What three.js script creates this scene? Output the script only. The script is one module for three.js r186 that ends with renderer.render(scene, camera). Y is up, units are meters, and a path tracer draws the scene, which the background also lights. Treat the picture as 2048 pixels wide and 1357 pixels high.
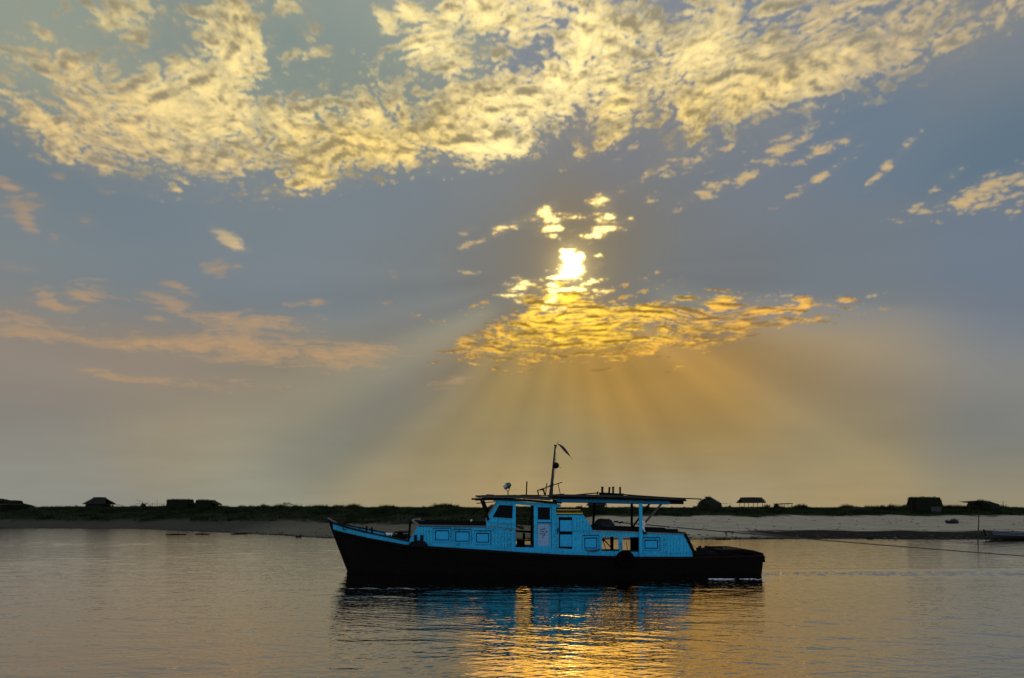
import * as THREE from 'three';
import { mergeGeometries, mergeVertices } from 'three/addons/utils/BufferGeometryUtils.js';
import { MarchingCubes } from 'three/addons/objects/MarchingCubes.js';

// ---------------------------------------------------------------- camera, sky, sun, exposure
const WIDTH = 1024, HEIGHT = 678;
const EYE = 2.62;                                          // metres above the river
const scene = new THREE.Scene();
const FOCAL = 680, HORIZON_DROP = 168.5;                     // lens: focal length and rise of the shift, in picture widths of 1024
const camera = new THREE.PerspectiveCamera(2 * Math.atan(HEIGHT / 2 / FOCAL) * 180 / Math.PI, WIDTH / HEIGHT, 0.1, 12000);
camera.setViewOffset(WIDTH, HEIGHT, 0, -HORIZON_DROP, WIDTH, HEIGHT);
camera.position.set(0, EYE, 0);
camera.lookAt(0, EYE, -10);

const renderer = new THREE.WebGLRenderer({ antialias: true });
renderer.setSize(WIDTH, HEIGHT);
renderer.toneMapping = THREE.LinearToneMapping;
renderer.toneMappingExposure = 1.0;
renderer.shadowMap.enabled = true;

const D2R = Math.PI / 180;
const SUN_AZ = 5.0 * D2R, SUN_EL = 19.5 * D2R;             // azimuth from -z towards +x
const sunDir = new THREE.Vector3(Math.sin(SUN_AZ) * Math.cos(SUN_EL), Math.sin(SUN_EL), -Math.cos(SUN_AZ) * Math.cos(SUN_EL));
const sun = new THREE.DirectionalLight(new THREE.Color().setRGB(0.11, 0.057, 0.007), 0.5);   // veiled by cloud: weak and soft
sun.name = 'sun';
sun.position.copy(sunDir).multiplyScalar(200);
sun.castShadow = true; sun.shadow.radius = 32;
sun.shadow.mapSize.set(2048, 2048);
Object.assign(sun.shadow.camera, { left: -110, right: 110, top: 90, bottom: -90, near: 1, far: 500 });
scene.add(sun, sun.target);

// seeded noise
function rng(seed) { let a = seed >>> 0; return () => { a = (a + 0x6d2b79f5) >>> 0; let t = Math.imul(a ^ (a >>> 15), 1 | a); t = (t + Math.imul(t ^ (t >>> 7), 61 | t)) ^ t; return ((t ^ (t >>> 14)) >>> 0) / 4294967296; }; }
const PERM = new Uint8Array(512), GX = new Float32Array(256), GY = new Float32Array(256);
{ const r = rng(11), p = [...Array(256).keys()];
  for (let i = 255; i > 0; i--) { const j = Math.floor(r() * (i + 1)); [p[i], p[j]] = [p[j], p[i]]; }
  for (let i = 0; i < 512; i++) PERM[i] = p[i & 255];
  for (let i = 0; i < 256; i++) { const a = r() * 6.283185; GX[i] = Math.cos(a); GY[i] = Math.sin(a); } }
function noise(x, y) {
  const ix = Math.floor(x), iy = Math.floor(y), fx = x - ix, fy = y - iy, X = ix & 255, Y = iy & 255;
  const u = fx * fx * fx * (fx * (fx * 6 - 15) + 10), v = fy * fy * fy * (fy * (fy * 6 - 15) + 10);
  const a = PERM[PERM[X] + Y], b = PERM[PERM[X + 1] + Y], c = PERM[PERM[X] + Y + 1], d = PERM[PERM[X + 1] + Y + 1];
  const n0 = GX[a] * fx + GY[a] * fy, n1 = GX[b] * (fx - 1) + GY[b] * fy, n2 = GX[c] * fx + GY[c] * (fy - 1), n3 = GX[d] * (fx - 1) + GY[d] * (fy - 1);
  const p = n0 + u * (n1 - n0), q = n2 + u * (n3 - n2);
  return (p + v * (q - p)) * 1.5;
}
function fbm(x, y, n, gain = 0.5) { let s = 0, a = 1; for (let i = 0; i < n; i++) { s += a * noise(x, y); a *= gain; x = x * 2.03 + 17.3; y = y * 2.03 + 9.1; } return s; }
const clamp = (x, a = 0, b = 1) => Math.min(b, Math.max(a, x));
const lerp = (a, b, t) => a + (b - a) * t;
const smooth = (a, b, x) => { const t = clamp((x - a) / (b - a)); return t * t * (3 - 2 * t); };
const lin = (c) => (c /= 255, c <= 0.04045 ? c / 12.92 : Math.pow((c + 0.055) / 1.055, 2.4));

// The sky: clear air and cloud. Each row below is a bank or scrap of cloud: azimuth, elevation, half-width, half-height (degrees), tilt, thickness, tint.
const HIGH_BANK = [
  [-28.0,27.0,9.85,3.25,-5,0.32,'t'], [-13.4,30.5,6.78,2.13,10,0.3,'c'], [-15.4,29.9,2.74,0.55,8,0.55,'c'], [-10.2,31.4,2.45,0.42,6,0.45,'c'], [26.4,30.5,10.13,2.24,16,0.34,'d'], [-33.6,28.5,3.51,1.08,10,0.3,'t'],
  [8.6,28.4,3.71,0.58,20,0.5,'g'], [-18.8,26.1,3.40,0.64,5,0.7,'g'], [-23.9,25.0,3.17,0.51,3,0.7,'t'], [-36.2,26.1,1.92,0.69,-20,0.75,'t'], [-34.8,25.1,1.71,0.85,-45,0.8,'t'], [-32.7,27.0,1.79,1.27,-50,0.75,'t'],
  [-32.1,24.3,3.32,1.19,-12,1.0,'t'], [-29.0,25.9,3.54,1.49,15,1.0,'t'], [-30.0,27.7,1.90,1.14,-40,0.7,'t'], [-27.0,28.7,2.67,1.44,35,0.95,'c'], [-23.9,30.2,2.99,1.73,45,1.1,'c'], [-22.9,32.6,2.15,1.65,60,1.0,'c'],
  [-21.8,34.2,2.91,0.80,10,1.0,'c'], [-28.4,32.8,2.28,1.05,5,0.95,'c'], [-30.4,31.6,0.94,0.53,0,0.75,'c'], [-29.0,31.2,0.97,0.49,20,0.6,'c'], [-24.3,26.5,4.55,1.69,5,1.05,'c'], [-19.6,28.2,4.49,1.39,10,0.95,'c'],
  [-21.1,31.3,1.47,1.15,40,0.8,'c'], [-18.1,35.0,1.71,0.54,0,0.8,'c'], [-16.9,32.5,1.54,0.40,10,0.65,'c'], [-16.4,33.8,0.78,0.56,45,0.5,'c'], [-15.8,27.2,4.29,1.44,5,1.05,'g'], [-16.5,25.1,2.71,0.93,20,0.95,'g'],
  [-11.0,27.8,4.87,1.46,8,1.15,'g'], [-11.8,29.5,2.02,0.63,5,0.7,'c'], [-6.5,29.2,4.99,1.59,10,1.2,'g'], [-6.0,30.8,2.50,0.93,15,0.8,'c'], [-1.4,29.7,4.63,1.91,12,1.4,'b'], [-1.0,27.7,2.53,0.66,4,1.2,'b'],
  [-1.0,31.8,2.95,1.22,20,1.3,'b'], [3.6,30.9,4.62,1.55,18,1.3,'b'], [-9.4,35.6,1.64,0.77,15,1.0,'b'], [-6.9,34.5,1.87,1.14,40,1.2,'b'], [-5.2,33.8,1.67,0.75,15,1.2,'b'], [-4.8,36.0,2.51,0.83,10,1.0,'b'],
  [-1.4,35.9,3.37,1.24,15,1.25,'b'], [2.4,36.2,2.94,1.23,20,1.2,'b'], [-0.6,34.2,2.53,0.81,20,1.0,'b'], [-4.0,33.0,1.68,0.41,10,0.8,'b'], [6.1,34.9,2.92,1.13,25,1.2,'b'], [9.8,35.2,3.27,1.25,25,1.15,'b'],
  [5.3,32.9,2.51,0.89,25,1.0,'b'], [9.0,33.0,4.11,1.02,22,1.2,'b'], [13.1,31.8,4.40,1.33,20,1.25,'b'], [9.8,30.6,3.68,1.08,22,1.0,'g'], [14.3,29.8,2.37,1.54,45,1.1,'g'], [15.1,28.8,1.18,0.94,70,0.95,'g'],
  [14.7,34.2,3.15,1.39,25,1.05,'c'], [18.5,34.5,3.41,1.09,15,1.05,'c'], [19.3,31.8,3.75,1.43,18,1.1,'c'], [20.0,30.0,3.72,1.19,14,1.05,'g'], [22.2,32.5,3.61,1.39,18,0.9,'d'], [24.0,30.4,3.52,1.14,16,0.95,'c'],
  [25.8,32.6,3.76,1.21,20,0.85,'d'], [27.4,30.6,3.65,1.11,18,0.8,'d'], [30.3,31.5,3.77,1.06,18,0.75,'d'], [32.2,29.9,3.62,0.75,14,0.6,'d'], [34.5,30.0,3.43,0.91,15,0.55,'d'],
];
const SCRAPS = [
  [11.5,25.8,2.43,0.30,25,0.55,'w'], [15.8,26.3,1.56,0.46,22,0.6,'w'], [21.5,26.1,1.39,0.54,30,0.85,'w'], [21.1,26.8,0.59,0.69,-60,0.5,'w'], [25.1,25.8,2.14,0.37,14,0.7,'w'], [24.4,23.9,2.62,0.26,25,0.8,'w'],
  [29.2,23.9,1.44,0.28,38,0.75,'w'], [17.0,24.3,2.89,0.50,14,0.95,'w'], [19.3,24.6,1.13,0.26,20,0.6,'w'], [9.4,24.8,1.43,0.24,20,0.55,'w'], [11.5,24.0,0.49,0.28,20,0.8,'w'], [9.4,27.1,1.64,0.23,25,0.4,'w'],
  [12.7,26.0,1.60,0.23,25,0.4,'w'], [32.8,22.3,0.89,0.36,25,0.35,'w'], [34.5,20.8,3.43,0.67,5,1.1,'w'], [36.5,20.8,2.18,0.77,15,1.0,'w'], [39.6,20.6,3.00,0.85,12,0.8,'w'], [3.3,22.5,1.01,0.65,10,1.3,'s'],
  [2.5,23.4,1.09,0.43,20,1.1,'s'], [0.5,22.7,0.76,0.32,8,0.9,'s'], [-1.0,22.2,0.67,0.32,15,0.85,'s'], [-3.7,22.2,0.76,0.29,5,0.6,'w'], [-2.7,21.4,1.26,0.22,18,0.5,'w'], [-3.7,20.9,0.59,0.22,15,0.5,'w'],
  [5.3,23.1,0.92,0.25,-5,0.9,'s'], [7.4,24.1,0.75,0.42,5,1.1,'s'], [7.7,23.1,0.74,0.78,80,1.2,'s'], [7.8,22.1,1.41,0.50,8,1.2,'s'], [6.8,21.7,0.83,0.29,20,0.8,'s'], [-3.1,19.0,0.34,0.19,0,0.7,'w'],
  [-4.0,19.0,0.42,0.23,0,0.4,'w'], [-5.6,20.0,0.92,0.30,-10,0.35,'w'], [5.0,19.9,0.92,0.82,70,1.7,'s'], [5.1,18.9,1.25,0.41,5,1.3,'s'], [3.7,18.7,1.17,0.23,6,1.0,'s'], [0.9,17.9,1.43,0.53,10,1.15,'s'],
  [0.3,17.7,0.76,0.69,50,0.9,'s'], [3.4,17.4,0.84,0.57,45,1.2,'s'], [2.9,16.6,0.76,0.31,30,1.0,'s'], [6.0,17.7,1.50,0.19,-5,1.0,'s'], [7.2,17.2,0.83,0.23,15,0.9,'s'], [4.5,16.3,1.09,0.23,10,1.0,'s'],
  [5.7,15.9,0.83,0.27,5,1.0,'s'], [7.0,20.2,0.50,0.15,0,0.5,'s'], [7.4,19.6,0.33,0.19,0,0.5,'s'], [6.8,18.3,1.00,0.26,10,1.1,'s'], [-2.9,16.6,1.01,0.23,22,0.8,'o'], [-2.7,15.9,0.76,0.19,5,0.8,'o'],
  [-0.6,15.6,0.34,0.16,0,0.6,'o'], [8.6,16.7,0.66,0.23,20,0.8,'o'], [10.3,17.2,2.04,0.19,16,0.75,'o'], [10.7,18.2,0.65,0.19,15,0.6,'o'], [12.2,18.8,0.36,0.15,10,0.6,'o'], [14.1,17.7,0.32,0.37,60,0.45,'o'],
  [8.4,17.6,0.74,0.19,15,0.6,'o'], [-8.2,15.5,0.50,0.19,15,0.75,'o'], [-6.5,15.2,1.08,0.19,-8,0.45,'o'], [-10.8,16.5,0.57,0.19,0,0.5,'p'], [-10.3,19.0,0.65,0.33,-20,0.6,'p'], [-7.3,13.8,0.58,0.20,0,0.35,'p'],
  [27.8,15.4,0.86,0.21,0,0.35,'w'], [21.5,16.2,1.46,0.22,8,0.3,'w'],
];
const GOLD_STRIP = [
  [4.0,16.9,2.52,0.46,10,1.0,'y'], [5.3,17.5,2.09,0.38,0,0.9,'y'], [2.6,16.5,1.68,0.54,40,1.0,'y'], [6.1,16.4,2.50,0.46,0,1.0,'y'], [7.4,15.8,2.49,0.39,4,1.0,'y'], [1.5,17.1,1.26,0.38,25,0.8,'y'],
  [3.6,18.1,1.68,0.34,10,0.9,'y'], [2.1,16.1,1.68,0.47,35,1.0,'y'], [0.7,15.3,1.68,0.39,28,1.0,'y'], [4.5,15.7,2.09,0.35,0,1.1,'y'], [3.2,14.8,2.94,0.55,8,1.1,'y'], [-0.6,13.8,2.95,0.40,18,0.8,'o'],
  [-2.7,13.0,2.52,0.36,20,0.65,'o'], [-4.8,12.8,1.67,0.24,25,0.5,'o'], [7.4,16.4,1.66,0.27,8,0.8,'y'], [1.5,12.0,2.10,0.36,14,0.5,'o'], [4.5,12.4,2.51,0.32,4,0.5,'o'], [24.7,14.7,1.74,0.25,3,0.5,'o'],
  [26.1,14.3,2.04,0.18,0,0.35,'o'], [20.0,14.2,2.60,0.26,0,0.55,'o'], [2.8,15.4,2.10,0.63,10,1.2,'y'], [1.9,14.2,2.95,0.71,8,1.2,'y'], [-1.9,14.4,2.31,0.51,20,0.9,'o'], [-4.0,13.4,1.89,0.40,22,0.7,'o'],
  [0.7,13.0,2.53,0.56,12,0.8,'o'], [2.8,12.6,2.10,0.48,10,0.7,'o'], [6.5,14.9,3.74,0.78,4,1.2,'y'], [10.3,15.6,4.49,0.77,6,1.2,'y'], [11.5,16.1,2.02,0.34,8,0.9,'y'], [9.4,14.0,4.92,0.70,2,1.15,'y'],
  [5.3,13.4,3.34,0.56,2,0.9,'y'], [14.7,15.5,4.34,0.64,2,1.05,'o'], [15.5,14.1,4.31,0.61,6,0.95,'o'], [18.5,15.2,3.79,0.56,0,0.9,'o'], [21.9,15.0,2.72,0.44,4,0.85,'o'], [23.7,14.2,1.77,0.29,-5,0.5,'o'],
  [22.6,15.2,2.15,0.25,0,0.6,'o'], [13.1,13.1,4.00,0.47,5,0.8,'o'], [10.7,12.5,3.66,0.36,2,0.65,'o'], [17.0,13.4,2.31,0.30,8,0.6,'o'], [13.9,11.2,1.19,0.16,0,0.5,'o'], [8.0,11.4,1.07,0.20,0,0.3,'o'],
];
const LOW_WISPS = [
  [-34.3,14.1,0.86,0.59,-35,0.6,'p'], [-33.9,13.8,1.33,0.26,-3,0.7,'p'], [-32.0,14.8,1.33,0.73,20,0.65,'p'], [-31.2,14.1,1.39,0.24,6,0.7,'p'], [-26.4,16.3,1.08,0.35,-8,0.65,'p'], [-26.7,15.1,1.95,0.63,-8,0.75,'p'],
  [-27.4,13.8,1.00,0.21,0,0.5,'p'], [-35.9,12.6,1.94,0.65,-4,0.5,'p'], [-35.3,11.9,2.24,0.46,5,0.6,'p'], [-32.7,11.8,2.09,0.24,-4,0.6,'p'], [-23.2,14.5,1.64,0.36,6,0.7,'p'], [-20.3,14.1,3.33,0.67,4,0.85,'p'],
  [-18.5,14.7,1.90,0.34,6,0.7,'p'], [-29.0,12.9,1.48,0.35,5,0.6,'p'], [-28.0,11.9,2.95,0.50,4,0.55,'p'], [-24.3,12.3,4.55,0.66,3,0.7,'p'], [-20.3,12.6,3.70,0.68,6,0.7,'p'], [-17.7,12.1,4.97,0.61,2,0.75,'p'],
  [-13.4,12.5,3.59,0.51,4,0.85,'p'], [-13.8,11.5,2.38,0.43,6,0.7,'p'], [-21.8,11.6,2.18,0.34,10,0.6,'p'], [-16.5,16.1,1.39,0.22,6,0.5,'p'], [-11.8,13.0,2.02,0.20,-10,0.5,'p'], [-27.0,9.4,4.01,0.33,-3,0.4,'p'],
  [-21.8,9.6,2.54,0.38,-2,0.4,'p'], [-30.6,9.5,1.87,0.25,-6,0.3,'p'], [-5.2,10.4,1.67,0.37,10,0.45,'p'], [-22.7,20.0,1.00,0.41,-25,0.85,'w'], [-21.9,19.5,0.65,0.21,-5,0.8,'w'], [-21.9,18.2,0.51,0.21,5,0.7,'p'],
  [-23.2,18.1,1.07,0.56,20,0.4,'p'], [-36.2,20.1,1.37,0.78,-6,0.55,'p'], [-35.6,19.0,0.45,0.67,40,0.5,'p'], [-36.2,20.7,1.37,0.18,-4,0.5,'p'], [-32.1,19.7,0.54,0.38,0,0.4,'p'], [-33.6,22.0,0.53,0.21,0,0.35,'p'],
  [-33.9,18.1,0.35,0.32,0,0.35,'p'], [-36.4,15.9,1.36,0.28,0,0.35,'p'], [-31.1,21.8,0.43,0.25,0,0.3,'p'],
];
const AIR = [
  [-37.0,30.1,143,152,140], [-32.1,29.9,148,157,142], [-28.0,30.4,125,138,136], [-17.3,31.6,130,144,138], [-11.8,34.5,146,155,146], [-12.6,30.9,116,130,128], [-35.3,22.3,115,128,135], [-29.6,20.8,114,127,137],
  [-21.1,21.9,119,130,137], [-9.4,24.0,120,130,137], [-1.0,24.3,126,131,134], [9.4,26.4,124,127,133], [19.3,24.8,118,126,136], [28.1,26.4,107,123,139], [36.8,24.3,94,116,133], [35.7,28.7,127,132,137],
  [36.2,17.6,110,122,137], [15.5,21.1,120,126,132], [26.4,17.7,115,124,132], [36.2,12.5,109,120,134], [-35.3,16.5,123,131,134], [-28.0,17.1,120,130,136], [-17.3,17.7,121,130,136], [-7.3,18.4,122,128,130],
  [-1.0,20.0,122,119,112], [10.3,21.2,122,118,108], [4.9,21.8,135,116,84], [15.5,17.9,113,117,119], [-35.6,10.3,143,132,121], [-28.0,10.5,143,131,117], [-17.3,9.8,140,130,113], [-7.3,11.3,131,126,116],
  [-1.0,10.2,160,135,82], [7.4,10.5,176,137,68], [15.5,9.9,172,133,70], [23.0,9.4,157,134,96], [29.7,10.0,143,131,113], [36.2,7.9,129,128,124], [-35.3,5.0,133,130,123], [-26.4,5.5,143,134,116],
  [-15.4,5.9,131,131,117], [-11.4,8.8,128,127,116], [-5.2,6.1,148,134,97], [3.2,6.1,149,135,96], [15.5,5.9,156,132,82], [26.4,5.5,143,132,102], [36.2,4.6,119,125,124], [-35.3,1.0,143,143,134],
  [-21.1,1.2,148,146,129], [-9.4,1.2,160,146,112], [0.7,1.3,173,150,107], [15.5,1.2,164,149,116], [26.4,1.1,165,146,107], [36.2,1.0,154,142,112],
];
const TINT = {   // light that thin cloud passes on, light of its thick parts
  c: [[0.90, 0.69, 0.28], [0.315, 0.262, 0.155]], b: [[1.06, 0.82, 0.33], [0.32, 0.265, 0.15]], g: [[0.96, 0.68, 0.20], [0.325, 0.25, 0.115]], t: [[0.80, 0.56, 0.21], [0.30, 0.25, 0.17]],
  d: [[0.66, 0.49, 0.23], [0.27, 0.245, 0.19]], w: [[0.85, 0.60, 0.26], [0.30, 0.25, 0.17]], s: [[2.4, 1.9, 0.72], [0.50, 0.33, 0.08]], o: [[0.92, 0.48, 0.06], [0.25, 0.15, 0.045]],
  y: [[1.12, 0.68, 0.06], [0.30, 0.165, 0.022]], p: [[0.56, 0.335, 0.155], [0.26, 0.22, 0.17]],
};
function billow(x, y, n) { let s = 0, a = 1; for (let i = 0; i < n; i++) { s += a * (2.4 * Math.abs(noise(x, y)) - 0.75); a *= 0.55; x = x * 2.07 + 5.3; y = y * 2.07 + 11.9; } return s; }
function computeSky() {
  const W = 4096, H = 2048, data = new Float32Array(W * H * 4);
  const DEG = W / 360, C0 = Math.floor(-64 * DEG), C1 = Math.ceil(64 * DEG), PW = C1 - C0, PH = Math.ceil(56 * DEG);   // the eastern part, where single clouds are placed
  const layers = [[HIGH_BANK, 0], [LOW_WISPS, 1], [GOLD_STRIP, 2], [SCRAPS, 3]].map(([list]) => {
    const f = new Float32Array(PW * PH * 7);
    for (const [az, el, rx, ry, rot, s, tint] of list) {
      const reach = 2.4 * Math.max(rx, ry), c = Math.cos(rot * D2R), sn = Math.sin(rot * D2R), [hi, lo] = TINT[tint];
      for (let j = Math.max(0, Math.floor((el - reach) * DEG)); j <= Math.min(PH - 1, (el + reach) * DEG); j++)
        for (let i = Math.max(0, Math.floor((az - reach) * DEG - C0)); i <= Math.min(PW - 1, (az + reach) * DEG - C0); i++) {
          const dx = ((i + 0.5 + C0) / DEG - az), dy = (j + 0.5) / DEG - el, a = (dx * c + dy * sn) / rx, b = (-dx * sn + dy * c) / ry, q = a * a + b * b;
          if (q > 5.5) continue;
          const w = s * Math.exp(-q * 1.1), k = (j * PW + i) * 7;
          f[k] += w; for (let h = 0; h < 3; h++) { f[k + 1 + h] += w * hi[h]; f[k + 4 + h] += w * lo[h]; }
        }
    }
    return f;
  });
  const air = AIR.map(([az, el, r, g, b]) => [az, el, lin(r), lin(g), lin(b)]);
  const sunAz = SUN_AZ / D2R, sunEl = SUN_EL / D2R, col = [0, 0, 0];
  const rayList = [[-29, 3.5, -0.12], [-18, 5, 0.22], [-42, 4, 0.30], [-36, 3, 0.12], [-60, 9, -0.05], [-100, 5, 0.05], [-108, 3, -0.04], [-117, 4, 0.10], [-126, 4, -0.09], [-134, 4, 0.06], [-131, 3.5, 0.10], [-140, 4.5, -0.12], [-153, 5.5, 0.33], [-165, 3, 0.05]];
  for (let row = H / 2; row < H; row++) {
    const el = ((row + 0.5) / H - 0.5) * 180, y = Math.sin(el * D2R), ce = Math.cos(el * D2R), j = row - H / 2;
    for (let cx = 0; cx < W; cx++) {
      // column of the equirectangular map -> azimuth from -z towards +x
      let az = ((cx + 0.5) / W - 0.5) * 360 + 90; if (az > 180) az -= 360;
      const x = Math.sin(az * D2R) * ce, z = -Math.cos(az * D2R) * ce;
      const dS = Math.acos(clamp(x * sunDir.x + y * sunDir.y + z * sunDir.z, -1, 1)) / D2R;
      // clear air: warm and hazy low down and near the sun, bluer and clearer overhead and to the west
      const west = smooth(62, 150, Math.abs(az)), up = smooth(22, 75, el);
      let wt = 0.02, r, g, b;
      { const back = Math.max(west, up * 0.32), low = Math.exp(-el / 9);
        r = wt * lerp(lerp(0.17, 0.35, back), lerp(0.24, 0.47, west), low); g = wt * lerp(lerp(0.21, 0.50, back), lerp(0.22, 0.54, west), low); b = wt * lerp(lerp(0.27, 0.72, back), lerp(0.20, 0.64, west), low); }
      if (Math.abs(az) < 90) for (const a of air) {
        const dx = (az - a[0]) * (0.5 + 0.5 * ce), dy = (el - a[1]) * 1.35, q = (dx * dx + dy * dy) / 21; if (q > 14) continue;
        const w = Math.exp(-q); wt += w; r += w * a[2]; g += w * a[3]; b += w * a[4];
      }
      col[0] = r / wt; col[1] = g / wt; col[2] = b / wt;
      const i = Math.floor(az * DEG) - C0, inside = i >= 0 && i < PW && j < PH;
      const px = x / (y + 0.11), pz = z / (y + 0.11);
      // the air glows round the sun and in shafts below the gold cloud
      if (Math.abs(az) < 75 && el < 45) {
        const sx = (az - sunAz) * Math.cos(15 * D2R), sy = el - sunEl, ang = Math.atan2(sy, sx) / D2R, rr = Math.hypot(sx, sy);
        const glow = 0.22 * Math.exp(-dS * dS / 2.2) + 0.55 * Math.exp(-dS / 0.8) + 0.06 * Math.exp(-dS / 3);
        col[0] += glow * 1.0; col[1] += glow * 0.72; col[2] += glow * 0.22;
        if (sy < 0) {
          let ray = 0; const wob = ang + 0.8 * noise(ang * 0.35, 3.3);
          for (const [a0, w, amp] of rayList) if (a0 < 0) { const q = (wob - a0) / w; ray += amp * Math.exp(-q * q) * (a0 < -60 && a0 > -138 ? Math.exp(-Math.max(0, rr - 7.5) / 4) : a0 === -42 ? Math.exp(-Math.max(0, rr - 9) / 9) : 1); }
          ray += 0.07 * noise(ang * 0.16, 8.1);
          const edge = sx > 0 ? 0.13 * smooth(-11.0, -13.4, ang) * smooth(10, 16, rr) * (1 - smooth(-13, -26, ang)) : 0;
          const f = smooth(5.2, 8.5, rr) * Math.exp(-Math.max(0, rr - 10) / 24) * smooth(0, 3, el);
          const k = 1 + ray * f * 0.9 + edge * smooth(40, 20, rr);
          col[0] *= k * (1 + 0.10 * ray * f); col[1] *= k; col[2] *= (k - 0.5 * Math.max(0, ray) * f);
        }
        // very soft mottling of the haze
        const m = 1 + 0.035 * fbm(px * 1.3 + 5, pz * 1.3, 3); col[0] *= m; col[1] *= m; col[2] *= m;
      }
      const put = (M, hi, lo, n, relief, thr, k, top, bright, veil, deep = 0.16, edge = null) => {
        const m = 1.1 * (1 - Math.exp(-M)), V = veil * (1 - Math.exp(-1.2 * M)) * clamp(0.75 + 0.8 * n);
        for (let h = 0; h < 3; h++) col[h] = lerp(col[h], 0.62 * lo[h] + 0.38 * hi[h], V);
        const tau = Math.max(0, m + n - thr) * k, D = (1 - Math.exp(-tau)) * top, rim = edge ? smooth(0.15, 1.5, tau) : 1;
        const t = clamp(1.02 - deep * tau + relief, 0, 1.25), g = t * t * (1.9 - 0.9 * t);
        for (let h = 0; h < 3; h++) { const c = lerp(lo[h], hi[h] * bright, g); col[h] = lerp(col[h], edge ? lerp(edge[h], c, rim) : c, D); }
      };
      const take = (n) => { const f = layers[n], k = (j * PW + i) * 7, M = f[k]; if (M < 0.03) return null; return [M, [f[k + 1] / M, f[k + 2] / M, f[k + 3] / M], [f[k + 4] / M, f[k + 5] / M, f[k + 6] / M]]; };
      if (inside) {
        let s;
        if ((s = take(1))) {   // thin low veils, drawn out level
          const wx = px + 0.05 * fbm(px * 2 + 3, pz * 2, 2), wz = pz + 0.07 * fbm(px * 2 + 31, pz * 2 + 7, 2);
          const n = 0.42 * fbm(wx * 4, wz * 7, 6, 0.60) + 0.26 * billow(wx * 8, wz * 15, 4), n2 = 0.42 * fbm(wx * 4, wz * 7 + 0.3, 5, 0.60) + 0.26 * billow(wx * 8, wz * 15 + 0.5, 3);
          put(s[0] * 1.4, s[1], s[2], n * 1.1, (n2 - n) * 0.7 - 0.06, 0.24, 1.5, 0.86, 1.05, 0.50, 0.06);
        }
        if ((s = take(2))) {   // the rippled gold bank below the sun
          const wx = px + 0.04 * fbm(px * 3 + 3, pz * 3, 2), wz = pz + 0.05 * fbm(px * 3 + 31, pz * 3 + 7, 2);
          const n = 0.40 * fbm(wx * 5, wz * 11, 6, 0.62) + 0.52 * billow(wx * 7.5, wz * 17, 4), n2 = 0.40 * fbm(wx * 5, wz * 11 + 0.3, 5, 0.60) + 0.52 * billow(wx * 7.5, wz * 17 + 0.5, 4);
          put(s[0] * 1.1, s[1], s[2], n * 1.15, (n2 - n) * 1.0 - 0.14 + 0.50 * fbm(wx * 6 + 2, wz * 11, 4), 0.28, 2.8, 0.96, 1.15 + 1.1 * Math.exp(-dS * dS / 12), 0.40, 0.03);
        }
        if ((s = take(0))) {   // the high broken bank
          const wx = px + 0.025 * fbm(px * 3 + 3, pz * 3, 2), wz = pz + 0.03 * fbm(px * 3 + 31, pz * 3 + 7, 2), tx = wx * 0.9 + wz * 0.25, tz = wz * 0.95 - wx * 0.3;
          const n = 0.36 * fbm(tx * 8, tz * 7.5, 7, 0.70) + 0.42 * billow(tx * 22, tz * 23, 5), n2 = 0.36 * fbm(tx * 8 + 0.05, tz * 7.5 + 0.26, 7, 0.70) + 0.42 * billow(tx * 22 + 0.1, tz * 23 + 0.55, 5);
          put(s[0] * 1.25, s[1], s[2], n, (n2 - n) * 0.80 - 0.20 + 0.36 * fbm(tx * 6 + 7, tz * 5, 4), 0.27, 2.2, 0.97, 1.22 + 0.34 * Math.exp(-dS * dS / 170), 0.58, 0.05);
        }
        if ((s = take(3))) {   // scraps, and the torn gap in front of the sun
          const n = 0.40 * fbm(px * 12 + 40, pz * 15, 6, 0.65) + 0.40 * billow(px * 17, pz * 22, 5), near = Math.exp(-dS * dS / 4.5);
          put(s[0] * 0.92, s[1], s[2], n, 0.08 + 0.3 * near, 0.36 - 0.14 * near, 2.4 + 1.2 * near, 0.98, 0.80 + 0.9 * near, 0.22, 0.03, dS < 7 ? [0.95, 0.58, 0.10] : null);
        }
      }
      if (dS < 5) { const ax = (az - sunAz) * 0.94 / 0.95, ay = (el - sunEl) / 1.20, q = ax * ax + ay * ay, k = 2.2 * Math.exp(-Math.pow(q * 2.3 * Math.max(0.15, 1 + 0.9 * fbm(px * 12 + 3, pz * 16, 5, 0.62)), 1.1)); col[0] += k; col[1] += k * 0.82; col[2] += k * 0.40; }
      const far = Math.max(smooth(44, 62, Math.abs(az)), smooth(40, 52, el));
      if (far > 0) {   // broken high cloud goes on over the rest of the sky
        const e = smooth(6, 22, el), n = fbm(px * 1.6 + 20, pz * 1.6, 4) * 0.9 + 0.35 * fbm(px * 6, pz * 6, 3), D = far * e * 0.75 * smooth(0.05, 0.7, n), k = lerp(0.62, 0.50, west);
        col[0] = lerp(col[0], k, D); col[1] = lerp(col[1], k * lerp(0.86, 1.0, west), D); col[2] = lerp(col[2], k * lerp(0.6, 1.08, west), D);
      }
      const o = (row * W + cx) * 4;
      data[o] = Math.max(0.002, col[0]); data[o + 1] = Math.max(0.002, col[1]); data[o + 2] = Math.max(0.002, col[2]); data[o + 3] = 1;
    }
  }
  for (let k = 0; k < W * H / 2; k++) { data[k * 4] = 0.10; data[k * 4 + 1] = 0.10; data[k * 4 + 2] = 0.09; data[k * 4 + 3] = 1; }
  const t = new THREE.DataTexture(data, W, H, THREE.RGBAFormat, THREE.FloatType);
  t.mapping = THREE.EquirectangularReflectionMapping; t.magFilter = THREE.LinearFilter; t.colorSpace = THREE.LinearSRGBColorSpace; t.needsUpdate = true;
  return t;
}
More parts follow.
